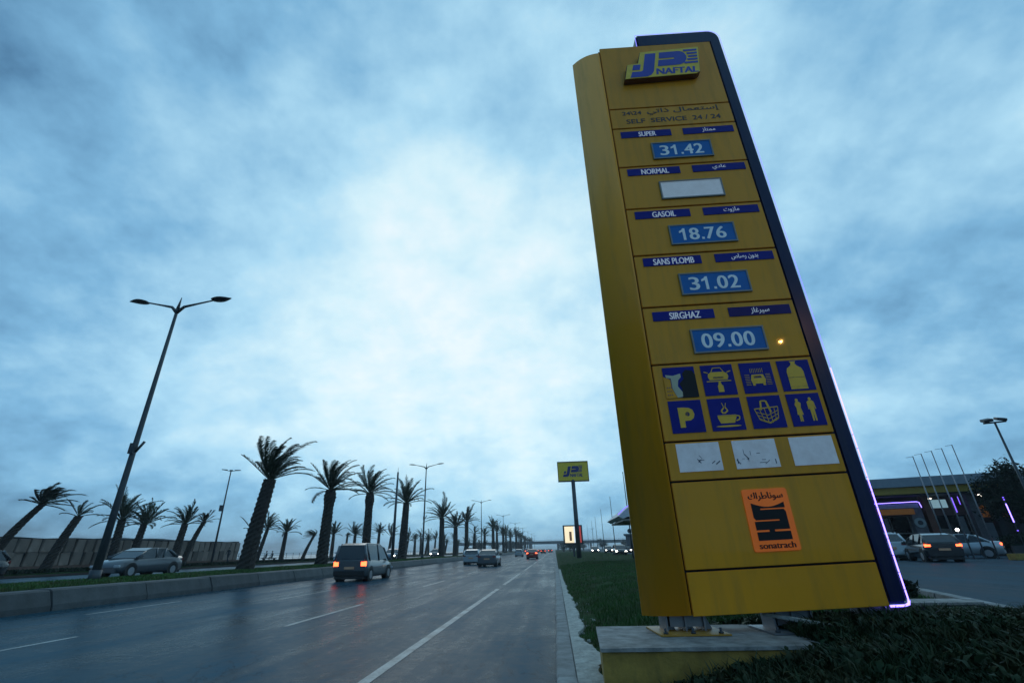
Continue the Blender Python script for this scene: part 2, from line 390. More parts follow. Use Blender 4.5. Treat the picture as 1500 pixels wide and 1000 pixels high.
# median barrier of cast blocks
mb = empty('median_barrier', (0, 0, 0), kind='structure')
def barrier_block(L):
    b = MB(); pr = [(-17.95, -.3), (-16.85, -.3), (-16.92, .18), (-17.12, .60), (-17.2, .65), (-17.95, .65)]
    n = len(pr); b.add([(x, 0, z) for x, z in pr] + [(x, L, z) for x, z in pr], [tuple(range(n)), tuple(range(2 * n - 1, n - 1, -1))] + [(i, i + n, (i + 1) % n + n, (i + 1) % n) for i in range(n)])
    return b.mesh('kerb_block', 'concrete_dark', bevel=.02)
bb = barrier_block(3.985)
for k in range(40):
    o = link(bpy.data.objects.new('kerb_block', bb), mb); o.location = (rnd.uniform(-.02, .02), -8 + 4 * k, rnd.uniform(-.012, .012))
o = link(bpy.data.objects.new('kerb_block', barrier_block(FAR - 152)), mb); o.location = (0, 152, 0); tag(o, kind='stuff')
b = MB(); rows = []
for j in range(0, 260):
    y = -20 + j * 1.2 if j < 200 else 220 + (j - 200) * 20
    rows.append([(-17.95, y, .62), (-18.6, y, .66 + .03 * math.sin(y * 1.3)), (-19.6, y, .74 + .04 * math.sin(y * .7 + 1)), (-20.6, y, .72), (-21.5, y, .6), (-21.9, y, .56), (-22.0, y, .2)])
b.loft(rows, closed=False, caps=False); b.build('median_grass_bank', 'grass_ground', None, kind='structure')

# right kerb
kb = empty('roadside_kerb', (0, 0, 0), kind='structure')
def kerb_mesh(L):
    b = MB(); pr = [(-.10, -.2), (.17, -.2), (.17, .15), (-.05, .15), (-.08, .13)]; n = len(pr)
    b.add([(x, 0, z) for x, z in pr] + [(x, L, z) for x, z in pr], [tuple(range(n)), tuple(range(2 * n - 1, n - 1, -1))] + [(i, i + n, (i + 1) % n + n, (i + 1) % n) for i in range(n)])
    return b.mesh('kerb_stone', 'kerb_stone', bevel=.01)
km = kerb_mesh(2.992)
for k in range(24):
    o = link(bpy.data.objects.new('kerb_stone', km), kb); o.location = (rnd.uniform(-.006, .006), -8 + 3 * k, rnd.uniform(-.006, .006)); o.rotation_euler = (0, rnd.uniform(-.006, .006), 0)
o = link(bpy.data.objects.new('kerb_stone', kerb_mesh(FAR - 64)), kb); o.location = (0, 64, 0); tag(o, kind='stuff')

# terrain right of the kerb
def sstep(a, b, x):
    t = max(0, min(1, (x - a) / (b - a))); return t * t * (3 - 2 * t)
def fc_edge(y):      # x of the forecourt's near edge
    if y < 8: return 6.9
    if y < 24: return 6.9 + (y - 8) * .30 if y < 14 else 8.7 + (y - 14) * .45
    return min(13.2 + (y - 24) * .02, 16)
def terr(x, y):
    far = sstep(8, 16, y)
    z = .12 + (.42 - .1 * far) * sstep(.2, 3.2, x)
    z += .19 * sstep(2.0, 4.6, x) * (1 - sstep(6.2, 9.5, y)) * sstep(2.2, 4.0, y)
    z += .05 * mnoise.noise(Vector((x * .8, y * .8, 0))) * sstep(.3, 1, x)
    e = fc_edge(y); z = z * (1 - sstep(e - 1.0, e, x)) + .47 * sstep(e - 1.0, e, x)
    return z
b = MB(); ys = [-12 + .35 * i for i in range(95)] + [21.25 + 1.2 * 1.05 ** i for i in range(1, 75)] + [400, 600, 1000, 1500]
ys = sorted(set(round(v, 3) for v in ys if v < 1501)); rows = []
for y in ys:
    e = fc_edge(y); xs = [.19 + (e - .19) * (i / 26) for i in range(27)]
    rows.append([(x, y, terr(x, y)) for x in xs])
b.loft(rows, closed=False, caps=False); b.build('verge_ground', 'grass_ground', None, kind='structure')
b = MB(); rows = []
for y in ys: rows.append([(fc_edge(y) - .02, y, .5), (220, y, .5)])
b.loft(rows, smooth=False, closed=False, caps=False); b.build('forecourt', 'forecourt_asphalt', None, kind='structure')
# forecourt kerb
fk = empty('forecourt_kerb', (0, 0, 0), kind='structure')
y = 2.0
while y < 60:
    y2 = y + 1.0; x1, x2 = fc_edge(y), fc_edge(y2)
    b = MB(); b.add([(x1 - .24, y, .3), (x1, y, .3), (x2, y2 - .02, .3), (x2 - .24, y2 - .02, .3), (x1 - .24, y, .62), (x1, y, .62), (x2, y2 - .02, .62), (x2 - .24, y2 - .02, .62)],
                    [(0, 3, 2, 1), (4, 5, 6, 7), (0, 1, 5, 4), (1, 2, 6, 5), (2, 3, 7, 6), (3, 0, 4, 7)])
    b.build('kerb_stone', 'kerb_stone', fk, bevel=.012); y = y2
# broken concrete edging between kerb and grass
b = MB(); rows = []; y = -5
while y < 40:
    wd = .10 + .30 * max(0, .55 + .9 * mnoise.noise(Vector((y * .55, 3, 0)))) * (1 - sstep(9, 30, y)) + .05 * rnd.random()
    h = .155 + .015 * rnd.random()
    rows.append([(.175, y, h - .03), (.18, y, h), (.18 + wd * .5, y + .02, h + .012), (.18 + wd, y, h + .01), (.20 + wd + .03, y, .02)]); y += .11
b.loft(rows, smooth=False, closed=False, caps=False); b.build('broken_concrete_edging', 'rubble', None, kind='structure')
tag_r = MB()
for k in range(90):
    x = .3 + rnd.random() ** 2 * .55; y = rnd.uniform(3, 16); z = terr(x, y); r = rnd.uniform(.015, .06)
    vs_ = [(x + r * math.cos(a) * rnd.uniform(.6, 1.2), y + r * math.sin(a) * rnd.uniform(.6, 1.2), z - .02) for a in (0, 1.2, 2.5, 3.8, 5)]
    top = [(p[0] * .6 + x * .4, p[1] * .6 + y * .4, z + r * rnd.uniform(.4, .9)) for p in vs_]
    tag_r.add(vs_ + top, [(5, 6, 7, 8, 9)] + [(i, (i + 1) % 5, (i + 1) % 5 + 5, i + 5) for i in range(5)])
tag_r.build('rubble', 'rubble', None, kind='stuff', label='small pale concrete crumbs lying along the kerb', cat='rubble')

# ------------------------------------------------------------------ grass
import numpy as np
def blades(name, m, pos, hgt, wid, seed, label, bend=.35, leafy=False):
    rg = np.random.default_rng(seed); n = len(pos); P = np.array(pos, float)
    h = hgt * rg.uniform(.45, 1.25, n); a = rg.uniform(0, 2 * pi, n); w = wid * rg.uniform(.6, 1.4, n)
    la = rg.uniform(0, 2 * pi, n); ln = bend * h * rg.uniform(.2, 1.3, n)
    dx, dy = np.cos(a) * w / 2, np.sin(a) * w / 2; lx, ly = np.cos(la) * ln, np.sin(la) * ln
    V = np.zeros((n, 5, 3))
    k = 1.0 if not leafy else .35
    V[:, 0] = P + np.stack([-dx * k, -dy * k, np.full(n, -.02)], 1); V[:, 1] = P + np.stack([dx * k, dy * k, np.full(n, -.02)], 1)
    mid = P + np.stack([lx * .35, ly * .35, h * .6], 1); g = .75 if not leafy else 1.2
    V[:, 2] = mid + np.stack([dx * g, dy * g, 0 * h], 1); V[:, 3] = mid - np.stack([dx * g, dy * g, 0 * h], 1)
    V[:, 4] = P + np.stack([lx, ly, h * (1 - .15 * bend)], 1)
    me = bpy.data.meshes.new(name); me.vertices.add(n * 5); me.vertices.foreach_set('co', V.reshape(-1))
    base = (np.arange(n) * 5)[:, None]
    q = base + np.array([0, 1, 2, 3]); tr = base + np.array([3, 2, 4])
    loops = np.concatenate([q, tr], 1).reshape(-1)
    me.loops.add(n * 7); me.loops.foreach_set('vertex_index', loops.astype(np.int32))
    st = np.stack([np.arange(n) * 7, np.arange(n) * 7 + 4], 1).reshape(-1)
    me.polygons.add(n * 2); me.polygons.foreach_set('loop_start', st.astype(np.int32))
    me.update(calc_edges=True); me.validate(); me.materials.append(MATS[m])
    return tag(link(bpy.data.objects.new(name, me)), label, 'grass', kind='stuff')
SA = R(4.5); UX, UY = math.cos(SA), math.sin(SA)
def on_plinth(x, y):
    dx, dy = x - 1.65, y - 7.0; u = dx * UX + dy * UY; w = -dx * UY + dy * UX
    return -1.3 < u < 3.9 and -.95 < w < .75 and terr(x, y) < .575 and not (1.2 < u < 1.5 and -.2 < w)
pos = []
while len(pos) < 70000:
    y = 4 + 46 * rnd.random() ** 1.7; x = .32 + (fc_edge(y) - .6) * rnd.random()
    edge = .38 + .35 * max(0, .4 + mnoise.noise(Vector((y * .55, 3, 0)))) * (1 - sstep(9, 30, y))
    if x < edge or on_plinth(x, y) or (y < 7 and x > 1.2): continue
    cl_ = mnoise.noise(Vector((x * .9, y * .9, 5)))
    if cl_ < -.3 and rnd.random() < .7: continue
    pos.append((x, y, terr(x, y)))
for _k in range(22000):
    y = 45 + 130 * rnd.random(); x = .5 + (fc_edge(y) - .7) * rnd.random(); pos.append((x, y, terr(x, y)))
blades('grass', 'grass', pos, .11, .014, 1, 'short green grass on the roadside verge left of and behind the yellow sign', .5)
pos = []
while len(pos) < 95000:
    y = 3.0 + 5.5 * rnd.random(); x = .9 + 7 * rnd.random()
    if on_plinth(x, y) or x > 6.6: continue
    if x < 1.6 + .5 * mnoise.noise(Vector((y, 1, 1))) and rnd.random() < .8: continue
    if mnoise.noise(Vector((x * 2.2, y * 2.2, 9))) < -.12 and rnd.random() < .75: continue
    pos.append((x, y, terr(x, y)))
blades('weeds', 'weed', pos, .115, .017, 2, 'dark tangled grass and weeds on the bank in front of the sign plinth', .7, leafy=True)
pos = []
for c in range(260):
    y = rnd.uniform(4.3, 7.9); x = rnd.uniform(1.3, 6.4)
    if on_plinth(x, y): continue
    for k in range(26): 
        xx, yy = x + rnd.gauss(0, .07), y + rnd.gauss(0, .07)
        if not on_plinth(xx, yy): pos.append((xx, yy, terr(xx, yy)))
pos2 = []
for c in range(420):
    y = rnd.uniform(3.6, 8.2); x = rnd.uniform(1.1, 6.5)
    for k in range(30):
        xx, yy = x + rnd.gauss(0, .09), y + rnd.gauss(0, .09)
        if not on_plinth(xx, yy): pos2.append((xx, yy, terr(xx, yy) + rnd.uniform(0, .10)))
blades('leafy_weeds', 'weed', pos2, .075, .045, 5, 'low broad-leaved weeds mixed into the grass bank before the sign', 1.3, leafy=True)
blades('tall_weeds', 'weed', pos, .21, .014, 3, 'taller clumps of dark weeds standing up along the foot of the sign', .8, leafy=True)
pos = []
while len(pos) < 30000:
    y = 13 + 75 * rnd.random() ** 1.6; x = rnd.uniform(-21.6, -17.95)
    zz = .66 + .08 * (1 - abs(x + 19.8) / 2)
    pos.append((x, y, zz - .02))
blades('median_grass', 'grass', pos, .12, .03, 4, 'short grass on the median behind the long concrete barrier', .5)

# ------------------------------------------------------------------ totem price sign
TX = empty('price_totem', (1.65, 7.0, 0), SA, 'tall yellow fuel price totem with dark blue fin and violet light strip on concrete plinth', 'sign')
SH = .034
def xf(p): return (p[0], p[1], p[2] + SH * p[0])
def tb(name, m, b, parent=TX, bevel=0, **kw): return MB().box(*b).build(name, m, parent, xf, bevel, **kw)
ZB = [.787, 1.30, 2.43, 2.99, 4.20, 5.22, 6.25, 7.28, 8.30, 9.33, 9.89, 11.84]
G = .014
for i in range(len(ZB) - 1):
    tb('panel', 'sign_yellow', (.045, 2.515, 0, .045, ZB[i] + (G if i else 0), ZB[i + 1] - (G if i < len(ZB) - 2 else 0)), bevel=.006)
tb('sign_core', 'gap_black', (.02, 2.52, .05, .55, .80, 11.80))
# curved left wing: a bent sheet
b = MB(); rows = []
for i in range(17):
    a = i / 16 * R(52); u = .022 - .565 * math.sin(a) / math.sin(R(52)); w = .004 + .25 * (1 - math.cos(a)) / (1 - math.cos(R(52))); rows.append((u, w))
rows += [(-.535, .27), (-.50, .45), (.0, .60)]
b.loft([[(u, w, .80) for u, w in rows], [(u, w, 11.70) for u, w in rows]], closed=True, caps=True)
b.build('curved_side_panel', 'sign_yellow', TX, xf)
# blue fin: wraps the right side and the top, rounded corner
def fin_outline(u0, u1, zb, zt, ul, zl, r, n=8):
    pts = [(u0, zb), (u1, zb)]
    for i in range(n + 1):
        a = i / n * pi / 2; pts.append((u1 - r + r * math.cos(a), zt - r + r * math.sin(a)))
    pts += [(ul, zt), (ul, zl), (u0, zl)]
    return pts
b = MB(); b.prism(fin_outline(2.535, 2.785, .80, 12.27, .92, 11.86, .26), .03, .62)
b.build('blue_fin', 'fin_blue', TX, xf, bevel=.03)
# light strip along the fin's outer edge
path = [(2.55, .782), (2.74, .782), (2.785, .80), (2.80, .84)] + [(2.80, z) for z in (2, 4, 6, 8, 10, 11.9)]
for i in range(1, 8):
    a = i / 7 * pi / 2; path.append((2.53 + .27 * math.cos(a), 12.01 + .27 * math.sin(a)))
path += [(1.8, 12.285), (.91, 12.285), (.905, 12.27), (.905, 11.9)]
MB().tube([(u, .045, z) for u, z in path[:6]], .0085, 6).build('light_strip', 'led', TX, xf, label='bright lower run of the violet strip')
MB().tube([(u, .045, z) for u, z in path[5:]], .0055, 6).build('light_strip', 'led_dim', TX, xf, label='dimmer upper run of the violet strip')
MB().tube([(2.545, .03, .777), (2.72, .03, .777), (2.785, .035, .79), (2.803, .04, .83)], .012, 6).build('light_strip', 'led', TX, xf, label='brighter short light strip under the fin')
# clips holding the strip
clip = MB()
for i in range(11):
    z = .95 + i * .2; clip.box(2.788, 2.806, .037, .054, z, z + .006)
clip.build('strip_clip', 'fin_blue', TX, xf, kind='stuff')

def fuel_row(zt, fr, ar, price, fr_w, ar_w, m_right='plate_blue', blank=False):
    # name plates
    p = tb('name_plate', 'plate_blue', (.185, 1.19, -.012, .001, zt - .165, zt))
    lettering(fr, 'letter_white', p, .69 - fr_w / 2 + .02, .69 + fr_w / 2 + .02, zt - .150, zt - .028, -.012, xf, bold=.004)
    p = tb('name_plate', m_right, (1.43, 2.435, -.012, .001, zt - .165, zt))
    lettering(arabic(ar), 'letter_white', p, 1.94 - ar_w / 2, 1.94 + ar_w / 2, zt - .140, zt - .022, -.012, xf, bold=.002)
    # price window: frame with four bars and a lit face
    zt2 = zt - .37; f = tb('price_frame', 'frame_grey', (.735, 1.905, -.03, -.0, zt2 - .41, zt2 - .385))
    tb('frame_bar', 'frame_grey', (.735, 1.905, -.03, 0, zt2 - .012, zt2 + .01), f)
    tb('frame_bar', 'frame_grey', (.735, .76, -.03, 0, zt2 - .385, zt2 - .012), f)
    tb('frame_bar', 'frame_grey', (1.88, 1.905, -.03, 0, zt2 - .385, zt2 - .012), f)
    s = tb('price_display', 'blank_white' if blank else 'display_blue', (.76, 1.88, -.02, 0, zt2 - .385, zt2 - .012))
    if not blank:
        u = .88; za, zb_ = zt2 - .325, zt2 - .075
        for ch in price:
            if ch == '.': MB().box(u + .02, u + .062, -.026, -.0212, za, za + .042).build('digit', 'digit', s, xf); u += .085
            elif ch == '1':
                MB().prism([(u + .085, za), (u + .130, za), (u + .130, zb_), (u + .095, zb_), (u + .065, zb_ - .035), (u + .025, zb_ - .055), (u + .025, zb_ - .095), (u + .085, zb_ - .07)], -.026, -.0212).build('digit', 'digit', s, xf); u += .195
            else: lettering(ch, 'digit', s, u + .012, u + .172, za, zb_, -.0212, xf, bold=.009).name = 'digit'; u += .195
fuel_row(9.225, 'SUPER', 'ممتاز', '31.42', .34, .26)
fuel_row(8.235, 'NORMAL', 'عادي', '', .52, .26, blank=True)
fuel_row(7.205, 'GASOIL', 'مازوت', '18.76', .42, .28)
fuel_row(6.185, 'SANS PLOMB', 'بدون رصاص', '31.02', .70, .46)
fuel_row(5.125, 'SIRGHAZ', 'سيرغاز', '09.00', .50, .30, 'plate_violet')
# self service lines, printed on the panel
lettering(arabic('إستعمال ذاتي').replace('  ', ' '), 'letter_dark', TX, .80, 2.27, 9.66, 9.84, -.001, xf, bold=.003)
lettering('24\\24', 'letter_dark', TX, .29, .68, 9.70, 9.80, -.001, xf, bold=.004)
lettering('SELF  SERVICE  24 / 24', 'letter_dark', TX, .35, 2.26, 9.455, 9.575, -.001, xf, bold=.004)

# brand logo box
LG = MB().prism([(.42, 10.60), (.55, 11.12), (.80, 11.14), (.90, 11.47), (2.17, 11.50), (2.06, 10.78), (1.98, 10.72), (1.80, 10.71), (1.0, 10.62)][:0] or
                [(.43, 10.60), (.53, 11.05), (.76, 11.07), (.86, 11.44), (2.15, 11.50), (2.04, 10.70), (1.95, 10.64)], -.13, 0).build('logo_box', ['logo_side'], TX, xf, bevel=.008)
MB().prism([(.44, 10.61), (.54, 11.045), (.77, 11.065), (.865, 11.43), (2.14, 11.49), (2.03, 10.71), (1.95, 10.65)], -.138, -.1302).build('logo_face', 'logo_yellow', LG, xf)
def logo_shapes(T, parent, m='logo_blue', w=-.139, th=.005, tx=None, name='logo_mark'):
    """the mark in a unit frame: x 0..1, z 0..1, slanted"""
    def sk(x, z): return (x + .10 * z, z)
    J = [(.05, .04), (.075, .25), (.20, .25), (.225, .29), (.262, .93), (.41, .93), (.372, .22), (.34, .10), (.28, .04)]
    Js = [(.075, .32), (.095, .52), (.195, .52), (.18, .32)]
    arc = []
    for i in range(13):
        a = -pi / 2 + pi * i / 12; arc.append((.72 + .115 * math.cos(a), .67 + .27 * math.sin(a)))
    D = [(.43, .40)] + arc + [(.46, .94), (.45, .70), (.66, .70), (.665, .64), (.445, .64)]
    for o in (J, Js, D):
        MB().prism([T(*p) for p in o], w - th, w).build(name, m, parent, tx)
    for k in range(5):
        z = .42 + k * .122; x0 = (.80, .845, .86, .845, .80)[k]
        MB().prism([T(x0, z), T(x0 - .005, z + .07), T(.985, z + .07), T(.985, z)], w - th, w).build(name, m, parent, tx)
def T1(x, z): return (.47 + x * 1.56 + .085 * z, 10.64 + z * .80 + .04 * x - .04)
logo_shapes(T1, LG, tx=xf)
lettering('NAFTAL', 'logo_blue', LG, 1.12, 1.99, 10.69, 10.87, -.139, xf, bold=.012, italic=.12)

# pictograms
def picto(u0, zt, shapes, back='plate_blue', s=.49):
    p = tb('pictogram_tile', back, (u0, u0 + s, -.010, .001, zt - s, zt))
    for m, o in shapes:
        b = MB(); b.prism([(u0 + x * s, zt - s + z * s) for x, z in o], -.014, -.0101); b.build('symbol', m, p, xf)
    return p
Y = 'picto_yellow'
def ell(cx, cz, rx, rz, n=14, a0=0, a1=2 * pi): return [(cx + rx * math.cos(a0 + (a1 - a0) * i / n), cz + rz * math.sin(a0 + (a1 - a0) * i / n)) for i in range(n + (0 if abs(a1 - a0 - 2 * pi) < .01 else 1))]
def rc(x0, x1, z0, z1): return [(x0, z0), (x1, z0), (x1, z1), (x0, z1)]
def seg(x0, z0, x1, z1, w):
    dx, dz = x1 - x0, z1 - z0; L = math.hypot(dx, dz) or 1; nx, nz = -dz / L * w / 2, dx / L * w / 2
    return [(x0 - nx, z0 - nz), (x1 - nx, z1 - nz), (x1 + nx, z1 + nz), (x0 + nx, z0 + nz)]
B = 'letter_blue'
U = [.185, .775, 1.375, 1.96]
p = picto(U[0], 4.14, [('hole_black', [(.50, -.01), (1.0, -.01), (1.0, .72), (.93, .86), (.72, .90), (.60, .78), (.62, .60), (.46, .45), (.52, .30)]),
   ('cream', [(.06, .76), (.08, .66), (.22, .64), (.22, .30), (.30, .10), (.34, .0), (.50, .02), (.52, .16), (.40, .36), (.44, .56), (.54, .66), (.54, .78), (.30, .72)]),
   ('sign_yellow', [(-.01, -.01), (.34, -.01), (.28, .12), (.2, .32), (.2, .60), (-.01, .70)])])
for k in range(9): 
    q = MB(); x, z = .05 + (k % 3) * .06, .08 + (k // 3) * .12; q.prism([(U[0] + (x + a) * .49, 3.65 + (z + c) * .49) for a, c in rc(0, .025, 0, .025)], -.018, -.0141); q.build('symbol', B, p, xf)
car_front = [(Y, [(.22, .50), (.78, .50), (.82, .60), (.80, .70), (.70, .76), (.30, .76), (.20, .70), (.18, .60)]),
   (B, rc(.34, .66, .545, .60))]
picto(U[1], 4.14, car_front + [(Y, seg(.30, .75, .38, .90, .022)), (Y, seg(.38, .90, .62, .90, .022)), (Y, seg(.62, .90, .70, .75, .022)), (Y, seg(.08, .78, .2, .74, .03)), (Y, seg(.92, .78, .8, .74, .03)),
   (Y, rc(.12, .88, .44, .47)), (Y, [(.43, .10), (.60, .10), (.60, .30), (.56, .34), (.54, .44), (.48, .44), (.46, .34), (.43, .30)])])
wash = [(Y, [(.30, .30), (.70, .30), (.73, .42), (.68, .60), (.32, .60), (.27, .42)]), (B, [(.37, .48), (.63, .48), (.60, .56), (.40, .56)]), (Y, rc(.30, .38, .24, .31)), (Y, rc(.62, .70, .24, .31))]
for k in range(8): wash.append((Y, rc(.30 + k * .054, .312 + k * .054, .66, .80)))
for k in range(7): wash += [(Y, rc(.10, .25, .26 + k * .055, .272 + k * .055)), (Y, rc(.75, .90, .26 + k * .055, .272 + k * .055))]
picto(U[2], 4.14, wash)
picto(U[3], 4.14, [(Y, [(.24, .05), (.76, .05), (.76, .62), (.72, .74), (.60, .82), (.56, .90), (.60, .97), (.40, .97), (.44, .90), (.40, .82), (.28, .74), (.24, .62)]), (B, rc(.23, .77, .42, .44)), (B, rc(.23, .77, .12, .135))])
pp = picto(U[0], 3.60, [(Y, [(.26, .16), (.42, .16), (.42, .36), (.60, .37), (.70, .44), (.74, .56), (.70, .70), (.60, .76), (.44, .78), (.26, .78)]), (B, ell(.53, .57, .07, .07))])
cup = [(Y, [(.28, .22), (.70, .22), (.78, .40), (.78, .47), (.22, .47), (.22, .38)]), (B, rc(.22, .78, .44, .45)), (Y, seg(.78, .44, .88, .42, .035)), (Y, seg(.88, .42, .86, .32, .035)), (Y, seg(.86, .32, .75, .28, .035)),
   (Y, ell(.5, .13, .38, .028)), (Y, seg(.42, .52, .36, .60, .05)), (Y, seg(.36, .60, .46, .70, .04)), (Y, seg(.46, .70, .42, .86, .02)), (Y, seg(.44, .52, .56, .60, .045)), (Y, seg(.56, .60, .50, .72, .035)), (Y, seg(.50, .72, .54, .84, .018))]
picto(U[1], 3.60, cup)
bas = [(Y, seg(.14, .60, .86, .64, .03)), (Y, seg(.14, .60, .24, .26, .02)), (Y, seg(.86, .64, .80, .28, .02)), (Y, seg(.24, .26, .52, .14, .02)), (Y, seg(.52, .14, .80, .28, .02)), (Y, seg(.34, .56, .38, .84, .05)), (Y, seg(.38, .84, .54, .84, .04)), (Y, seg(.54, .84, .62, .48, .06))]
for k in range(1, 5): bas.append((Y, seg(.14 + k * .15, .60, .26 + k * .115, .26 - .05 * (2.5 - abs(2.5 - k)), .016)))
for k in range(1, 4): bas += [(Y, seg(.14 + k * .03, .60 - k * .10, .52, .50 - k * .11, .016)), (Y, seg(.52, .50 - k * .11, .86 - k * .02, .64 - k * .11, .016))]
picto(U[2], 3.60, bas)
picto(U[3], 3.60, [(Y, ell(.28, .80, .045, .05)), (Y, [(.20, .34), (.24, .34), (.24, .14), (.27, .14), (.28, .34), (.29, .14), (.33, .14), (.33, .34), (.38, .34), (.35, .56), (.38, .70), (.33, .75), (.23, .75), (.19, .66), (.22, .56)]),
   (Y, ell(.68, .82, .045, .05)), (Y, [(.62, .14), (.66, .14), (.68, .42), (.70, .14), (.74, .14), (.75, .62), (.77, .50), (.80, .50), (.78, .72), (.74, .77), (.62, .77), (.57, .72), (.57, .50), (.60, .50), (.61, .62)])])
# three pasted sheets with torn print
for i, u0 in enumerate((.19, 1.0, 1.825)):
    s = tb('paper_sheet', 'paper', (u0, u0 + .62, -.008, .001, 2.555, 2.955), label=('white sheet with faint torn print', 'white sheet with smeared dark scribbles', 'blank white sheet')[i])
    if i < 2:
        rr = random.Random(i + 3)
        for k in range(7 if i == 0 else 15):
            x = rr.uniform(.28, .55) if i == 0 else rr.uniform(.03, .60); z = 2.60 + rr.uniform(0, .10) + (rr.uniform(.0, .2) if k % 4 == 0 else 0)
            q = MB(); L = rr.uniform(.02, .09); a = rr.choice([0, 0, 1.57, .6, 2.2])
            q.prism([(u0 + x + p0, z + p1) for p0, p1 in seg(0, 0, L * math.cos(a), L * math.sin(a), rr.uniform(.005, .014))], -.010, -.0081); q.build('print_mark', 'ink', s, xf)
# orange oil company sticker
q = MB(); r = .03; u0, u1, z0, z1 = .985, 1.60, 1.48, 2.27
o = []
for cx, cz, a0 in ((u1 - r, z0 + r, -90), (u1 - r, z1 - r, 0), (u0 + r, z1 - r, 90), (u0 + r, z0 + r, 180)):
    for k in range(5): a = R(a0 + k * 22.5); o.append((cx + r * math.cos(a), cz + r * math.sin(a)))
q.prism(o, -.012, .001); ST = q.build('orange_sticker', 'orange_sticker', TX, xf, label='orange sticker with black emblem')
def T2(x, z): return (u0 + .085 + x * .45, z0 + .135 + z * .48)
top = [(1 - k / 10, .99 - .115 * math.sin(pi * (k / 10))) for k in range(11)]
MK = [(.0, .0), (1, .0), (1, .22), (.54, .22), (.54, .27), (1, .27), (1.0, .73), (.95, .80), (.25, .80), (.25, .835), (1, .835)] + top + [(0, .60), (.05, .53), (.75, .53), (.75, .495), (0, .495), (0, .27), (.38, .27), (.38, .22), (0, .22)]
MB().prism([T2(*p) for p in MK], -.017, -.0125).build('emblem', 'hole_black', ST, xf)
lettering(arabic('سوناطراك'), 'hole_black', ST, u0 + .07, u1 - .07, z1 - .155, z1 - .04, -.0125, xf, bold=.004)
lettering('sonatrach', 'hole_black', ST, u0 + .08, u1 - .06, z0 + .035, z0 + .11, -.0125, xf, bold=.004)
# feet: brackets on base plates, bolted to the plinth
for u in (-.02, 1.35, 2.55):
    f = MB()
    for du in (-.26, -.02, .22):
        f.box(u + du, u + du + .02, .12, .46, .60, .86)
        f.prism([(u + du, .60), (u + du + .16, .60), (u + du + .05, .84), (u + du, .84)], .28, .30)
    f.box(u - .20, u + .26, .16, .40, .66, .86)
    f.build('foot_bracket', 'steel', TX)
    MB().box(u - .42, u + .44, -.16, .56, .60, .618).build('base_plate', 'sign_yellow_edge' if u < 1 else 'steel', TX, bevel=.003)
    for du in (-.34, .0, .34):
        bl = MB(); bl.tube([(u + du, -.09, .60), (u + du, -.09, .68)], .015, 6); bl.tube([(u + du, -.09, .618), (u + du, -.09, .64)], .03, 6)
        bl.build('bolt', 'dark_steel', TX)
# concrete plinth, yellow front
PL = empty('sign_plinth', (1.65, 7.0, 0), SA, 'rough concrete plinth with flaking yellow front under the tall price sign', 'plinth')
b = MB(); nx = 30
def jag(i, s): return .018 * mnoise.noise(Vector((i * .9, s, 0)))
rings = []
for i in range(nx + 1):
    u = -1.27 + 5.0 * i / nx
    rings.append([(u, -.78 + jag(i, 1), -.25), (u, -.78 + jag(i, 1), .555 + jag(i, 2) * .5), (u + .20, .72 + jag(i, 3), .555 + jag(i, 4) * .5), (u + .20, .72, -.25)])
b.loft(rings, smooth=False); b.build('plinth_block', 'plinth_yellow', PL)
b = MB(); rings = []
for i in range(nx + 1):
    u = -1.29 + 5.05 * i / nx
    rings.append([(u, -.805 + jag(i, 5), .56), (u, -.80 + jag(i, 5), .595 + jag(i, 6) * .3), (u + .20, .76 + jag(i, 7) * 1.6, .598), (u + .20, .77 + jag(i, 7) * 1.6, .56)])
b.loft(rings, smooth=False); b.build('plinth_cap', 'plinth_top', PL, bevel=0)
# far slab end and loose plank
MB().box(-1.0, 1.1, -.35, .35, 0, .28).build('concrete_slab', 'plinth_top', None, bevel=.02, label='pale concrete slab lying behind the right end of the sign plinth', cat='slab').location = (6.2, 10.3, .36)
pk = MB().box(-.9, .9, -.035, .035, -.02, .02).build('wooden_plank', 'rubble', None, bevel=.003, label='narrow pale plank leaning on the plinth under the sign', cat='plank')
pk.location = (3.35, 6.75, .69); pk.rotation_euler = (0, R(6), R(-38))
# supply cable drooping over forecourt edge
c = MB(); c.tube([(5.0, 8.2, .72), (5.8, 9.6, .62), (6.6, 9.3, .66), (7.2, 8.6, .64), (8.2, 7.9, .6)], .012, 5); c.build('black_cable', 'trim_black', None, label='thin black cable lying along the forecourt kerb', cat='cable')

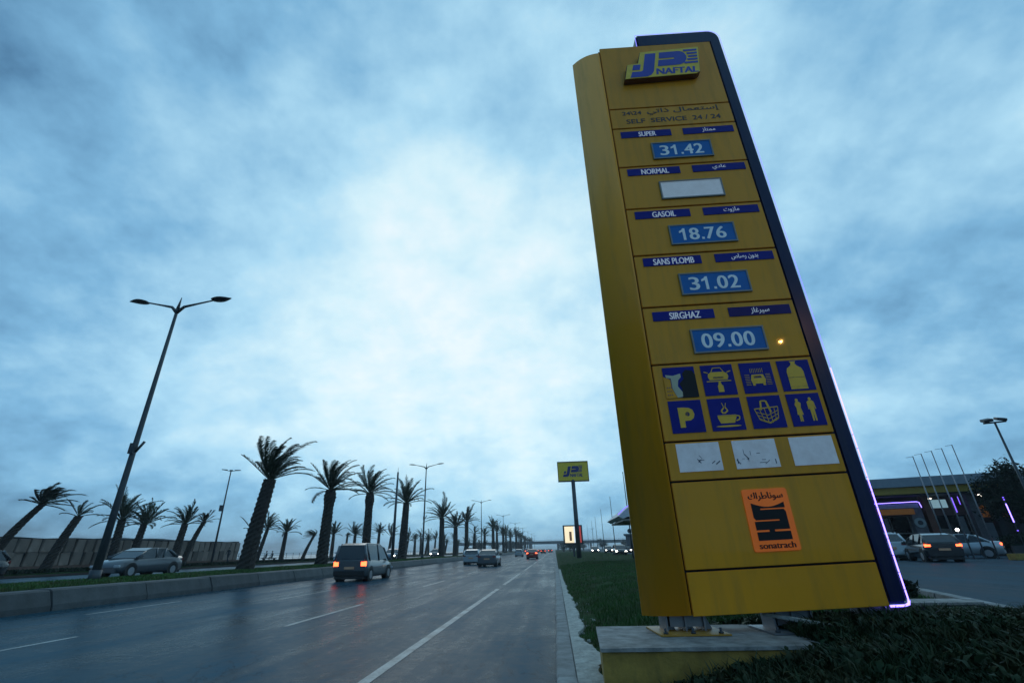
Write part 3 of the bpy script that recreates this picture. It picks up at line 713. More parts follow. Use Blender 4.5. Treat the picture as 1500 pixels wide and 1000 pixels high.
# ------------------------------------------------------------------ palms
def frond_mesh(az, el, L, wind, seed, nl=38):
    rg = random.Random(seed); b = MB()
    d = Vector((math.cos(az) * math.cos(el), math.sin(az) * math.cos(el), math.sin(el))); p = Vector((0, 0, 0)); pts = [p.copy()]; n = 12
    for i in range(n):
        t = i / n
        d = (d + Vector((wind * .06, -wind * .02, -.02 - .085 * t)) * (.35 + t)).normalized(); p = p + d * L / n; pts.append(p.copy())
    b.tube(pts, [.035 * (1 - .85 * i / n) for i in range(n + 1)], 4)
    for k in range(nl):
        t = .16 + .83 * k / (nl - 1); i = min(int(t * n), n - 1); f = t * n - i; q = pts[i].lerp(pts[i + 1], f); tg = (pts[i + 1] - pts[i]).normalized()
        sd = tg.cross(Vector((0, 0, 1))); sd = sd.normalized() if sd.length > .05 else Vector((1, 0, 0)); up = sd.cross(tg)
        ll = L * (.165 * math.sin(pi * min(1, t * 1.02)) ** .6 + .04) * rg.uniform(.8, 1.2)
        for s in (-1, 1):
            v = (sd * s * rg.uniform(.40, .62) + tg * rg.uniform(.9, 1.15) + up * rg.uniform(.05, .35) + Vector((wind * .10, 0, -.03))).normalized() * ll
            w = tg * .032; m_ = q + v * .55 + Vector((0, 0, .01))
            b.add([q - w, q + w, m_ + w * .9, m_ - w * .9, q + v + Vector((wind * .06, 0, -.07))], [(0, 1, 2, 3), (3, 2, 4)])
    return b.mesh('frond', 'palm_leaf')
def crown_set(seed, n, L, wind, lo=-.5, hi=1.45):
    rg = random.Random(seed); out = []
    for i in range(n):
        t = (i + .5) / n; el = lo + (hi - lo) * (t ** .75); az = i * 2.39996 + rg.uniform(-.25, .25)
        out.append(frond_mesh(az, el + rg.uniform(-.1, .1), L * rg.uniform(.7, 1.2) * (1 - .12 * (t > .85)), wind, seed * 100 + i))
    return out
CR_FULL = crown_set(11, 36, 3.1, 1.4, .35)
CR_WIDE = crown_set(12, 40, 3.1, .9, -.05)
CR_SMALL = crown_set(13, 28, 2.3, .8, .0)
CR_THIN = crown_set(14, 11, 1.9, .8, .1)
CR_LEAN = crown_set(15, 30, 2.4, 4.2, -.1)
def join_meshes(ms, name):
    bm = bmesh.new()
    for m in ms: bm.from_mesh(m)
    me = bpy.data.meshes.new(name); bm.to_mesh(me); bm.free(); me.materials.append(MATS['palm_leaf']); return me
CROWN_FAR = [join_meshes(CR_WIDE[::2], 'crown'), join_meshes(CR_SMALL[::1], 'crown'), join_meshes(CR_FULL[::2], 'crown')]
def trunk_mesh(h, r0, r1, lean=(0, 0), curve=0, seed=0, bulge=.0, n=10):
    rg = random.Random(seed); b = MB(); rings = []; k = max(10, int(h / .16))
    for i in range(k + 1):
        t = i / k; z = h * t; f = t ** (1 + curve); cx, cy = lean[0] * f, lean[1] * f
        r = r0 + (r1 - r0) * t + .12 * r0 * max(0, 1 - t * 7) + bulge * math.exp(-((t - .9) / .08) ** 2)
        rings.append([(cx + (r + (.045 if (i + q) % 2 else -.02) + rg.uniform(-.02, .02)) * math.cos(2 * pi * q / n), cy + (r + (.045 if (i + q) % 2 else -.02) + rg.uniform(-.02, .02)) * math.sin(2 * pi * q / n), z - .1 * (i == 0)) for q in range(n)])
    b.loft(rings, smooth=False)
    # cut leaf bases sticking out, denser near the top
    for q in range(int(h * 16)):
        t = rg.random() ** .7; a = rg.uniform(0, 2 * pi); f = t ** (1 + curve); r = r0 + (r1 - r0) * t + bulge * math.exp(-((t - .9) / .08) ** 2)
        c = Vector((lean[0] * f + r * math.cos(a), lean[1] * f + r * math.sin(a), h * t)); o = Vector((math.cos(a), math.sin(a), 1.1)) * rg.uniform(.07, .14); s = Vector((-math.sin(a), math.cos(a), 0)) * .05
        b.add([c - s, c + s, c + o], [(0, 1, 2)])
    return b.mesh('trunk', 'palm_trunk')
def palm(x, y, z, h, r0, r1, crown, label, group, lean=(0, 0), curve=0, seed=0, cs=1.0, rot=0.0, far=None, bulge=0.0):
    P = empty('palm_tree', (x, y, z), 0, label, 'palm tree', group)
    link(bpy.data.objects.new('trunk', trunk_mesh(h, r0, r1, lean, curve, seed, bulge)), P)
    top = (lean[0], lean[1], h - .05)
    if far is not None:
        o = link(bpy.data.objects.new('crown', CROWN_FAR[far]), P); o.location = top; o.scale = (cs,) * 3; o.rotation_euler = (0, 0, rot)
    else:
        rg = random.Random(seed)
        for m in crown:
            o = link(bpy.data.objects.new('frond', m), P); o.location = top; s = cs * rg.uniform(.88, 1.12); o.scale = (s, s, s * rg.uniform(.9, 1.1)); o.rotation_euler = (rg.uniform(-.08, .08), rg.uniform(-.08, .08), rot + rg.uniform(-.12, .12))
    return P
GM = 'palms along the grassy median'; GS = 'smaller palms along the seaside promenade'
MX = -20.0
palm(MX, 31.2, .68, 5.75, .50, .40, CR_FULL, 'biggest nearest median palm with wind-blown crown and thick leaning trunk', GM, (.25, .6), .2, 1, 1.0, 0.1)
palm(MX, 41.9, .68, 6.2, .50, .37, CR_WIDE, 'second median palm from the left with a bulge of old leaf bases below its crown', GM, (.05, 0), 0, 2, 1.03, .5, bulge=.14)
palm(MX, 51.9, .68, 6.9, .47, .36, CR_WIDE, 'third median palm from the left, tall and straight, in front of the sea', GM, (0, -.2), 0, 3, 1.0, 1.2, bulge=.12)
palm(MX, 64.8, .68, 7.0, .56, .40, CR_WIDE, 'broad-crowned median palm just left of a double-armed street lamp', GM, (.2, 0), 0, 4, 1.15, 2.1)
palm(MX, 87.8, .68, 6.4, .50, .40, CR_WIDE, 'median palm with drooping fronds just behind the left of two rear-view cars', GM, (0, 0), 0, 5, 1.1, 3.3)
palm(MX, 100.5, .68, 5.3, .50, .40, CR_SMALL, 'shorter ball-crowned median palm between two taller ones', GM, (0, 0), 0, 6, 1.5, 4.3)
palm(MX, 113.5, .68, 7.0, .48, .40, CR_WIDE, 'tall median palm with wide windswept fronds right of the ball-crowned one', GM, (0, 0), 0, 7, 1.15, 5.3)
palm(MX, 124.5, .68, 4.8, .45, .3, CR_THIN, 'short ragged median palm with only a few broken fronds', GM, (.1, 0), 0, 8, 1.2, .3)
palm(MX, 143, .68, 4.8, .42, .3, CR_SMALL, 'low median palm standing before a tight cluster of tall ones', GM, (.1, 0), 0, 9, 1.1, .3)
yy = [158, 166, 175, 190, 199, 212, 226, 238, 252, 268, 284, 300, 318, 337, 356, 376, 398, 424, 452]
for i, y in enumerate(yy):
    palm(MX + rnd.uniform(-.8, .8), y, .68, rnd.uniform(5.8, 7.8), .45, .36, None, '%s distant median palm beyond the low one, counting towards the overpass' % ORD[i], 'far palms of the median row', seed=20 + i, cs=1.25, rot=rnd.random() * 6, far=i % 3)
PX = -45
pr = [(-46.5, 37.0, 5.4, .5, .3, CR_LEAN, 'leftmost palm, bent far over to the right by the wind', (1.9, 1.2), .6, 1.1),
      (-45, 40.7, 4.6, .48, .36, CR_THIN, 'scruffy palm with few upright fronds, second from the left edge', (.8, .8), .3, .95),
      (-44, 46.2, 4.5, .46, .4, CR_WIDE, 'palm with large drooping fronds behind the nearest tall street lamp', (-.1, 0), 0, .95),
      (-45, 49.6, 4.3, .50, .36, CR_SMALL, 'palm in front of the slab wall, just right of the nearest street lamp', (.0, .5), 0, 1.15),
      (-45, 55.6, 4.6, .50, .42, CR_SMALL, 'left palm of the close pair in front of the slab wall', (.2, .4), 0, 1.05),
      (-44.4, 56.6, 4.9, .42, .26, CR_LEAN, 'right palm of the close pair before the slab wall, crown bent over', (.5, 1.4), .4, .75),
      (-45, 70.2, 4.2, .50, .38, CR_THIN, 'left palm of the pair at the end of the slab wall, sparse crown', (.1, 0), 0, 1.2),
      (-45, 72.6, 4.6, .36, .28, CR_SMALL, 'right palm of the pair at the end of the slab wall, leaning', (.4, .9), 0, 1.1),
      (-45, 79.5, 4.3, .44, .32, CR_SMALL, 'small palm just right of the biggest median palm, above two seated people', (.2, 0), 0, 1.15),
      (-46, 88.6, 4.0, .40, .26, CR_LEAN, 'small palm bent over to the right between the two biggest median palms', (1.0, 1.2), .3, .75),
      (-46, 100.5, 4.6, .44, .34, CR_SMALL, 'small palm half hidden behind the second median palm', (0, 0), 0, 1.2),
      (-46, 107.5, 4.5, .3, .22, CR_LEAN, 'thin bent palm right of the second median palm', (-.4, 1.0), .3, .5),
      (-45, 109.5, 4.7, .46, .36, CR_WIDE, 'round-crowned small palm between the second and third median palms', (0, 0), 0, .9)]
for i, (x, y, h, r0, r1, cr, lb, ln, cv, cs) in enumerate(pr): palm(x, y, .6, h, r0 * .84, r1 * .84, cr, lb, GS, ln, cv, 60 + i, cs, i * 1.1)
y = 118
i = 0
while y < 330:
    palm(-45 + rnd.uniform(-1.5, 1.5), y, .6, rnd.uniform(3.6, 5.6), .42, .32, None, '%s small far promenade palm right of the round-crowned one' % ORD[i], 'far palms of the promenade row', (rnd.uniform(-.2, .9), 0), .3, 90 + i, rnd.uniform(.8, 1.25), rnd.random() * 6, far=i % 3)
    y += rnd.uniform(5, 11) * (1 + i * .03); i += 1

# ------------------------------------------------------------------ wall of slabs by the sea
WL = empty('seaside_slab_wall', (-50, 0, .55), 0, 'long wall of two rows of upright concrete slabs between the promenade and the sea', 'wall')
sm_ = [MB().box(-.14, .14, -.53 + .05 * k, .53, 0, 1.18 + .03 * k).mesh('slab', 'wall_slab', bevel=.03) for k in range(3)]
yk = 26.0
while yk < 75:
    for row in range(2):
        o = link(bpy.data.objects.new('slab', rnd.choice(sm_)), WL)
        o.location = (rnd.uniform(-.10, .10), yk + rnd.uniform(-.04, .04), .42 + 1.22 * row); o.rotation_euler = (rnd.uniform(-.09, .09), rnd.uniform(-.06, .10), rnd.uniform(-.14, .14))
    yk += 1.16
MB().box(-.32, .5, 25, 75.6, -.1, .42).build('base_course', 'wall_base', WL)
MB().box(-.9, -.3, 25, 75.4, -.1, 2.9).build('backing', 'concrete_dark', WL)
b = MB(); rr_ = []
for k in range(52):
    y = 25 + k * .98; zt = 3.02 + .10 * math.sin(y * .25) + .04 * math.sin(y * 1.1); rr_.append([(-.95, y, 2.86), (.12, y, 2.86), (.10, y, zt), (-.9, y, zt + .03)])
b.loft(rr_); b.build('coping', 'concrete_dark', WL)

# promenade railing
RL = empty('promenade_railing', (-52, 0, .6), 0, 'thin metal railing along the edge of the sea', 'railing')
pm = MB().box(-.03, .03, -.03, .03, 0, 1.25).mesh('post', 'dark_steel')
for k in range(60): link(bpy.data.objects.new('post', pm), RL).location = (0, 76.2 + 2.5 * k, 0)
for z in (.45, .85, 1.2): MB().box(-.02, .02, 76.2, 224, z, z + .04).build('rail', 'dark_steel', RL)
# low hedge between carriageway and promenade
pos = []
for k in range(24000): pos.append((rnd.uniform(-39.5, -36.2), 22 + 100 * rnd.random(), .66))
blades('hedge', 'bush_leaf', pos, .28, .10, 9, 'low dark planting between the far carriageway and the promenade', .6, leafy=True)

# ------------------------------------------------------------------ street lamps
def lamp_mesh_parts():
    out = []
    b = MB(); b.tube([(0, 0, 0), (0, 0, 4), (0, 0, 9), (0, 0, 13.55)], [.17, .135, .105, .075], 12); out.append(('pole', b.mesh('pole', 'post_grey')))
    b = MB(); b.tube([(0, 0, 0), (0, 0, .5)], [.24, .22], 12); out.append(('pole_base', b.mesh('pole_base', 'post_grey')))
    for s in (-1, 1):
        b = MB(); b.tube([(0, 0, 13.2), (s * .35, 0, 13.55), (s * 1.1, 0, 13.72), (s * 2.0, 0, 13.92)], [.10, .075, .05, .04], 8); out.append(('arm', b.mesh('arm', 'post_grey')))
        b = MB(); rings = []
        for i in range(9):
            t = i / 8; x = s * (1.85 + 1.05 * t); w = .29 * math.sin(pi * min(1, .12 + .88 * t) ** .8) + .02; hh = .09 * math.sin(pi * (.1 + .8 * t)) + .01; z = 13.92 + .07 * t
            rings.append([(x, w * math.cos(q), z + (hh if math.sin(q) > 0 else hh * .6) * math.sin(q)) for q in [k * pi / 5 for k in range(10)]])
        b.loft(rings); out.append(('lamp_head', b.mesh('lamp_head', 'dark_steel')))
    b = MB(); b.tube([(0, 0, 13.4), (.04, 0, 14.15)], [.09, .015], 6); out.append(('finial', b.mesh('finial', 'post_grey')))
    b = MB(); b.box(-.12, .12, -.2, -.08, 5.5, 6.0); b.tube([(0.1, 0, 5.6), (.42, 0, 6.1)], .06, 6); out.append(('bracket', b.mesh('bracket', 'dark_steel')))
    return out
LP = lamp_mesh_parts()
lab = ['tall double-armed street lamp nearest the camera, at the left of the road', 'double-armed street lamp rising between the fourth and fifth median palms', 'double-armed street lamp just right of the tall windswept palm', 'fourth double-armed lamp of the median, above the tight palm cluster']
for k in range(9):
    L_ = empty('street_lamp', (MX, [20.4, 75.2, 137, 198, 260, 322, 384, 446, 508][k], .62), [R(12), 0, 0, 0, 0, 0, 0, 0, 0][k], lab[k] if k < 4 else '%s double-armed median lamp from the camera, tiny over the far palms' % ORD[k], 'street lamp', 'double-armed lamps along the median' if k < 4 else 'far lamps along the median')
    for nme, me in LP: link(bpy.data.objects.new(nme, me), L_)
    if k == 0: L_.rotation_euler = (0, R(.4), R(4))
def mast(x, y, z, h, label, boxz=None, heads=2):
    P = empty('mast_lamp', (x, y, z), R(30), label, 'street lamp')
    MB().tube([(0, 0, 0), (0, 0, h)], [.14, .07], 8).build('pole', 'post_grey', P)
    for a in ([-1, 1] if heads == 2 else [-1, 0, 1]):
        MB().tube([(0, 0, h - .1), (a * .5, 0, h)], .04, 6).build('arm', 'post_grey', P)
        q = MB(); q.loft([[(a * .45, -.16, h - .02), (a * .45, .16, h - .02), (a * .45, .16, h + .1), (a * .45, -.16, h + .1)], [(a * 1.15 + .02, -.13, h + .06), (a * 1.15 + .02, .13, h + .06), (a * 1.15 + .02, .13, h + .13), (a * 1.15 + .02, -.13, h + .13)]] if a else [[(-.2, .0, h), (.2, 0, h), (.2, 0, h + .1), (-.2, 0, h + .1)], [(-.2, .6, h + .05), (.2, .6, h + .05), (.2, .6, h + .12), (-.2, .6, h + .12)]], smooth=False)
        q.build('lamp_head', 'dark_steel', P)
    if boxz: MB().box(-.45, -.08, -.22, .22, boxz, boxz + .75).build('junction_box', 'dark_steel', P)
mast(-44, 61.2, .6, 11.7, 'thin promenade mast with spotlights and a box halfway, between palm pairs', 6.4, 3)
mast(-46, 151, .6, 13.0, 'thin far promenade mast seen between the third and fourth median palms', None, 2)
q = empty('bare_pole', (MX + .3, 60, .68), 0, 'plain grey pole without a lamp in the median left of the fourth palm', 'pole')
MB().tube([(0, 0, 0), (0, 0, 10.4)], [.20, .11], 10).build('shaft', 'post_grey', q); MB().tube([(0, 0, 10.4), (0, 0, 11.0)], [.03, .015], 6).build('spike', 'dark_steel', q)

# ------------------------------------------------------------------ vehicles (drawn heading +y, rear at -y)
K = 1.17
def vehicle(name, label, cat, loc, heading, paint, kind='hatch', tails='tail_off', heads='head_off', group=None, s=K):
    V = empty(name, loc, -heading, label, cat, group, s=s)
    if kind == 'hatch': L, Wd = 3.95, 1.72; prof = [(-1.97, .45, .95, .80), (-1.90, .25, 1.02, .84), (-1.5, .22, 1.0, .86), (.3, .2, .95, .86), (.9, .2, .93, .86), (1.65, .24, .80, .83), (1.93, .3, .62, .72), (1.98, .38, .5, .62)]; cab = [(-1.93, .98, 1.0), (-1.55, 1.38, 1.40), (-1.0, 1.47, 1.47), (.1, 1.45, 1.45), (.55, 1.30, 1.3), (1.15, .93, .93)]
    elif kind == 'sedan': L, Wd = 4.5, 1.75; prof = [(-2.25, .45, .88, .78), (-2.18, .25, 1.0, .84), (-1.6, .22, 1.02, .87), (.3, .2, .96, .87), (1.0, .2, .94, .87), (1.9, .24, .80, .83), (2.2, .3, .62, .74), (2.25, .38, .5, .62)]; cab = [(-1.75, 1.0, 1.0), (-1.15, 1.33, 1.33), (-.7, 1.43, 1.43), (.1, 1.43, 1.43), (.6, 1.28, 1.28), (1.25, .94, .94)]
    else: L, Wd = 4.4, 1.80; prof = [(-2.2, .42, 1.0, .85), (-2.15, .22, 1.05, .89), (-1.6, .2, 1.05, .90), (.5, .2, 1.03, .90), (1.2, .2, 1.0, .88), (1.9, .22, .88, .85), (2.18, .3, .66, .76), (2.22, .4, .55, .66)]; cab = [(-2.17, 1.04, 1.04), (-2.05, 1.72, 1.72), (-1.6, 1.82, 1.82), (.2, 1.80, 1.80), (.8, 1.62, 1.62), (1.5, 1.0, 1.0)]
    b = MB(); rings = []
    for y, zb, zt, hw in prof:
        r = []
        for sx in (-1, 1):
            c = [(sx * hw * .86, y, zb), (sx * hw * .98, y, zb + .10), (sx * hw, y, (zb + zt) / 2), (sx * hw * .97, y, zt - .10), (sx * hw * .84, y, zt)]
            r += c if sx < 0 else c[::-1]
        rings.append(r)
    b.loft(rings); b.build('body', paint, V)
    # cabin: dark glass loft with painted roof and pillars laid over it
    hb, ht = Wd / 2 * .93, Wd / 2 * .76; b = MB(); rings = []
    def hw_at(z): return hb + (ht - hb) * (z - .95) / ((1.82 if kind == 'van' else 1.46) - .95)
    for y, z, _ in cab: rings.append([(-hb, y, .90), (-hw_at(z), y, z), (hw_at(z), y, z), (hb, y, .90)])
    b.loft(rings, smooth=False); b.build('windows', 'car_glass', V)
    b = MB(); rr = [(y, z) for y, z, _ in cab[1:5]]; rings = []
    for y, z in rr: w = hw_at(z); rings.append([(-w - .02, y, z - .07), (-w + .06, y, z + .025), (w - .06, y, z + .025), (w + .02, y, z - .07)])
    b.loft(rings, smooth=False); b.build('roof', paint, V)
    b = MB()
    for y0, z0, y1, z1, w in ((cab[0][0] + .02, .96, cab[1][0], cab[1][1], .09), (cab[-1][0], .96, cab[-2][0], cab[-2][1], .05), (-.15, .96, -.2, cab[3][1], .05), (cab[1][0] + .5, .96, cab[1][0] + .25, cab[2][1], .05)):
        for sx in (-1, 1): MB().tube([(sx * (hb + .005), y0, z0), (sx * (hw_at(z1) + .01), y1, z1)], w * .8, 5).build('pillar', paint, V)
    ax = (prof[0][0] + .75, prof[-1][0] - .82)
    for y in ax:
        for sx in (-1, 1):
            a = MB(); a.tube([(sx * (Wd / 2 - .30), y, .34), (sx * (Wd / 2 + .006), y, .34)], .385, 18); a.build('wheel_arch', 'trim_black', V)
            w = MB(); w.tube([(sx * (Wd / 2 - .2), y, .31), (sx * (Wd / 2 + .012), y, .31)], .31, 20); wo_ = w.build('wheel', 'tyre', V)
            r = MB(); r.tube([(sx * (Wd / 2), y, .31), (sx * (Wd / 2 + .018), y, .31)], .20, 12)
            for q in range(5): a_ = q * 1.2566; r.box(sx * (Wd / 2 + .012) - .01, sx * (Wd / 2 + .012) + .01, y + .11 * math.cos(a_) - .02, y + .11 * math.cos(a_) + .02, .31 + .11 * math.sin(a_) - .02, .31 + .11 * math.sin(a_) + .02)
            r.build('rim', 'rim', wo_)
    yr, yf = prof[0][0], prof[-1][0]; bw = prof[1][3]
    for sx in (-1, 1):
        x0, x1 = sorted((sx * (bw - .30), sx * (bw - .01))); zt = prof[1][2] - .09
        MB().box(x0, x1, yr - .015, yr + .10, zt - (.15 if kind != 'van' else .24), zt).build('tail_light', tails, V, bevel=.02)
        MB().box(x0, x1, yf - .16, yf + .012, .50, .63).build('headlight', heads, V, bevel=.03)
        MB().box(*sorted((sx * (bw + .02), sx * (bw + .20))), cab[-1][0] - .25, cab[-1][0] - .12, .95, 1.08).build('wing_mirror', paint, V, bevel=.02)
    MB().box(-bw + .05, bw - .05, yr - .05, yr + .08, .30, .52).build('rear_bumper', 'trim_black' if kind == 'van' else paint, V, bevel=.03)
    MB().box(-bw + .1, bw - .1, yf - .04, yf + .05, .26, .46).build('front_bumper', paint, V, bevel=.03)
    MB().box(-.26, .26, yr - .065, yr - .02, .60, .71).build('number_plate', 'plate', V)
    MB().box(-bw + .12, bw - .12, yr - .02, yr + .5, .14, .26).build('underside', 'trim_black', V)
    if kind != 'sedan':   # visible rear screen
        c0, c1 = cab[0], cab[1]; w0, w1 = hb - .12, hw_at(c1[1]) - .1
        MB().add([(-w0, c0[0] - .012, c0[1] + .03), (w0, c0[0] - .012, c0[1] + .03), (w1, c1[0] - .015, c1[1] - .05), (-w1, c1[0] - .015, c1[1] - .05)], [(0, 1, 2, 3)]).build('rear_window', 'car_glass', V)
    return V
vehicle('parked_car', 'black hatchback with glowing red tail lights, middle of three cars beside the sign', 'car', (23.15, 34.2, .5), R(17), 'black_paint', 'hatch', 'tail_on', s=1.05)
vehicle('parked_car', 'silver sedan with a lit red tail light, rightmost car on the forecourt', 'car', (28.3, 39.4, .5), R(-52), 'silver_paint', 'sedan', 'tail_on', s=1.08)
vehicle('parked_car', 'pale hatchback half hidden behind the violet-lit edge of the sign', 'car', (23.0, 39.0, .5), R(14), 'white_paint', 'hatch')
vehicle('minivan', 'grey minivan with red tail lights driving away in the left lane', 'van', (-12.5, 32.6, 0), 0, 'grey_paint', 'van', 'tail_on')
vehicle('moving_car', 'pale silver car driving away, left of two cars near the median', 'car', (-10.4, 64.5, 0), 0, 'silver_paint', 'hatch', 'tail_off')
vehicle('moving_car', 'dark grey car driving away, right of two cars in the middle lanes', 'car', (-7.3, 56.5, 0), 0, 'grey_paint', 'sedan', 'tail_off')
vehicle('moving_car', 'small dark red car with braking lights in the right-hand lane far ahead', 'car', (-4.3, 96, 0), 0, 'red_paint', 'sedan', 'tail_on')
vehicle('moving_car', 'tiny pale car far ahead, left of the red one', 'car', (-9.4, 133, 0), 0, 'silver_paint', 'hatch')
vehicle('oncoming_car', 'dark grey sedan on the far carriageway in front of the slab wall', 'car', (-27.2, 30.8, .45), pi, 'grey_paint', 'sedan', heads='head_off')
vehicle('oncoming_car', 'oncoming car with lit headlights behind the fourth median palm', 'car', (-26, 80, .45), pi, 'blue_grey_paint', 'sedan', heads='head_on')
vehicle('oncoming_car', 'pale car on the far carriageway between the third and fourth median palms', 'car', (-30, 71, .45), pi, 'white_paint', 'van')
vehicle('oncoming_car', 'oncoming car with lit headlights just left of the pale car near the median', 'car', (-25.5, 108, .45), pi, 'grey_paint', 'hatch', heads='head_on')
vehicle('oncoming_car', 'oncoming car at the left edge with lit headlights below the slab wall', 'car', (-33.6, 25.0, .45), pi, 'black_paint', 'hatch', heads='head_on')
vehicle('oncoming_car', 'distant oncoming van with headlights behind the short ragged palm', 'van', (-25.5, 150, .45), pi, 'white_paint', 'van', heads='head_on')
for i, (x, y, pt, kd) in enumerate([(-9, 190, 'grey_paint', 'sedan'), (-5, 215, 'black_paint', 'hatch'), (-13, 240, 'white_paint', 'van'), (-2.4, 260, 'grey_paint', 'hatch'), (-9, 300, 'red_paint', 'sedan'), (-5, 330, 'white_paint', 'hatch')]):
    vehicle('distant_car', 'tiny %s %s with red tail lights, %s of the far traffic' % ({'grey_paint': 'grey', 'black_paint': 'black', 'white_paint': 'white', 'red_paint': 'red'}[pt], kd, ORD[i]), 'car', (x, y, 0), 0, pt, kd, 'tail_on', group='far traffic before the overpass')
for i, (x, y, lb) in enumerate([(11.5, 150, 'leftmost'), (14.5, 141, 'second from left'), (16.6, 122, 'third from left'), (11.4, 92, 'nearest and lowest'), (20.4, 118, 'rightmost and brightest')]):
    vehicle('facing_car', 'dark car with headlights on beyond the grass, %s of the five' % lb, 'car', (x, y, .42), pi, 'black_paint', 'hatch', heads='lamp_white', group='cars with headlights beyond the grass')

# ------------------------------------------------------------------ pole sign, billboard, flagpoles
NS = empty('pole_sign', (3.2, 70, .3), 0, 'yellow brand board on a single grey pole beside the road', 'sign')
MB().tube([(0, 0, -.2), (0, 0, 10.4)], [.34, .27], 14).build('pole', 'post_grey', NS)
bx = MB().box(-2.05, 2.25, -.2, .2, 10.25, 12.85).build('board', 'logo_yellow', NS, bevel=.03)
for b_ in ((-2.12, 2.32, -.24, .24, 12.85, 12.97), (-2.12, 2.32, -.24, .24, 10.13, 10.25), (-2.12, -2.05, -.24, .24, 10.25, 12.85), (2.25, 2.32, -.24, .24, 10.25, 12.85)): MB().box(*b_).build('board_frame', 'dark_steel', NS)
def T3(x, z): return (-1.55 + x * 2.85 + .25 * z, 10.75 + z * 1.65)
logo_shapes(T3, bx, m='letter_blue', w=-.205, th=.02)
lettering('NAFTAL', 'letter_blue', bx, -.35, 1.45, 10.78, 11.25, -.205, None, bold=.03, italic=.15)
BBD = empty('billboard', (3.1, 84, .3), 0, 'framed lit advertising board standing behind the pole sign', 'billboard')
MB().box(-.15, .15, -.1, .1, -.2, 2.1).build('post', 'dark_steel', BBD)
bf = MB().box(-1.6, 1.6, -.12, .12, 2.0, 4.9).build('case', 'dark_steel', BBD, bevel=.03)
MB().box(-1.35, .15, -.135, -.121, 2.2, 4.7).build('poster', 'screen_warm', BBD)
MB().box(-.6, -.2, -.15, -.136, 2.5, 3.9).build('poster_figure', 'screen_dark', BBD)
MB().box(.15, .9, -.135, -.121, 2.2, 4.7).build('poster', 'screen_white', BBD); MB().box(.9, 1.35, -.135, -.121, 2.2, 4.7).build('poster', 'screen_red', BBD)
fpm = MB().tube([(0, 0, 0), (0, 0, 9.6)], [.085, .04], 8).mesh('pole', 'post_grey'); kn = MB().tube([(0, 0, 9.6), (0, 0, 9.72)], [.08, .05], 8).mesh('finial', 'steel')
for i, (x, y, lb) in enumerate([(8.9, 60, 'tallest, nearest the sign'), (10.5, 90, 'second from the sign'), (11.5, 120, 'third from the sign'), (12.3, 148, 'fourth from the sign'), (13.0, 172, 'fifth from the sign'), (13.2, 200, 'farthest from the sign')]):
    f = empty('flagpole', (x, y, .4), 0, 'bare thin flagpole on the grass verge, %s' % lb, 'flagpole', 'flagpoles beyond the verge'); link(bpy.data.objects.new('pole', fpm), f); link(bpy.data.objects.new('finial', kn), f)
ts = empty('traffic_sign', (19.5, 128, .4), 0, 'two small round-headed signs on a post far beyond the grass', 'sign')
MB().tube([(0, 0, 0), (0, 0, 4.6)], .08, 6).build('post', 'post_grey', ts)
for sx in (-.62, .62): MB().tube([(sx, -.03, 5.0), (sx, .03, 5.0)], .58, 16).build('sign_disc', 'dark_steel', ts)
MB().box(-.7, .7, -.03, .03, 4.3, 4.4).build('crossbar', 'post_grey', ts)

# ------------------------------------------------------------------ overpass and far things
OV = empty('overpass', (0, 400, 0), R(-3), 'long low concrete overpass crossing the road in the distance', 'bridge')
MB().box(-80, 190, -5, 5, 5.3, 6.7).build('deck', 'bridge_concrete', OV); MB().box(-80, 190, -5.2, -4.9, 6.7, 7.4).build('parapet', 'bridge_concrete', OV)
rl = MB()
for k in range(90): rl.box(-80 + 3 * k, -79.9 + 3 * k, -5.1, -5, 7.4, 8.1)
rl.box(-80, 190, -5.1, -5, 8.1, 8.2); rl.build('railing', 'dark_steel', OV, kind='stuff')
for x in (-60, -35, -19.5, 2.5, 28, 52, 78, 104, 130, 158): MB().box(x - .6, x + .6, -3.6, 3.6, -2, 5.3).build('pier', 'bridge_concrete', OV)
for k, x in enumerate((-30, 12, 30)):
    fl = empty('overpass_lamp', (x, 396, 6.6), 0, 'tiny lamp post standing on the far overpass, %s from the left' % ORD[k], 'street lamp', 'lamp posts on the overpass'); MB().tube([(0, 0, 0), (0, 0, 9)], .12, 5).build('pole', 'dark_steel', fl); MB().box(-1.2, 1.2, -.15, .15, 8.9, 9.1).build('lamp_head', 'dark_steel', fl)
# low warehouse right, behind the grass
wh = empty('low_building', (27.5, 128, .3), R(-10), 'low grey building beyond the grass left of the sign', 'building')
MB().box(-9.5, 20, -6, 12, 0, 4.0).build('wall', 'station_wall', wh); MB().box(-9.9, 20.4, -6.4, 12.4, 4.0, 4.35).build('roof', 'bridge_concrete', wh)
for k in range(7): MB().box(-8.5 + 4 * k, -6.3 + 4 * k, -6.06, -5.98, 1.2, 2.9).build('window', 'shop_glass', wh)
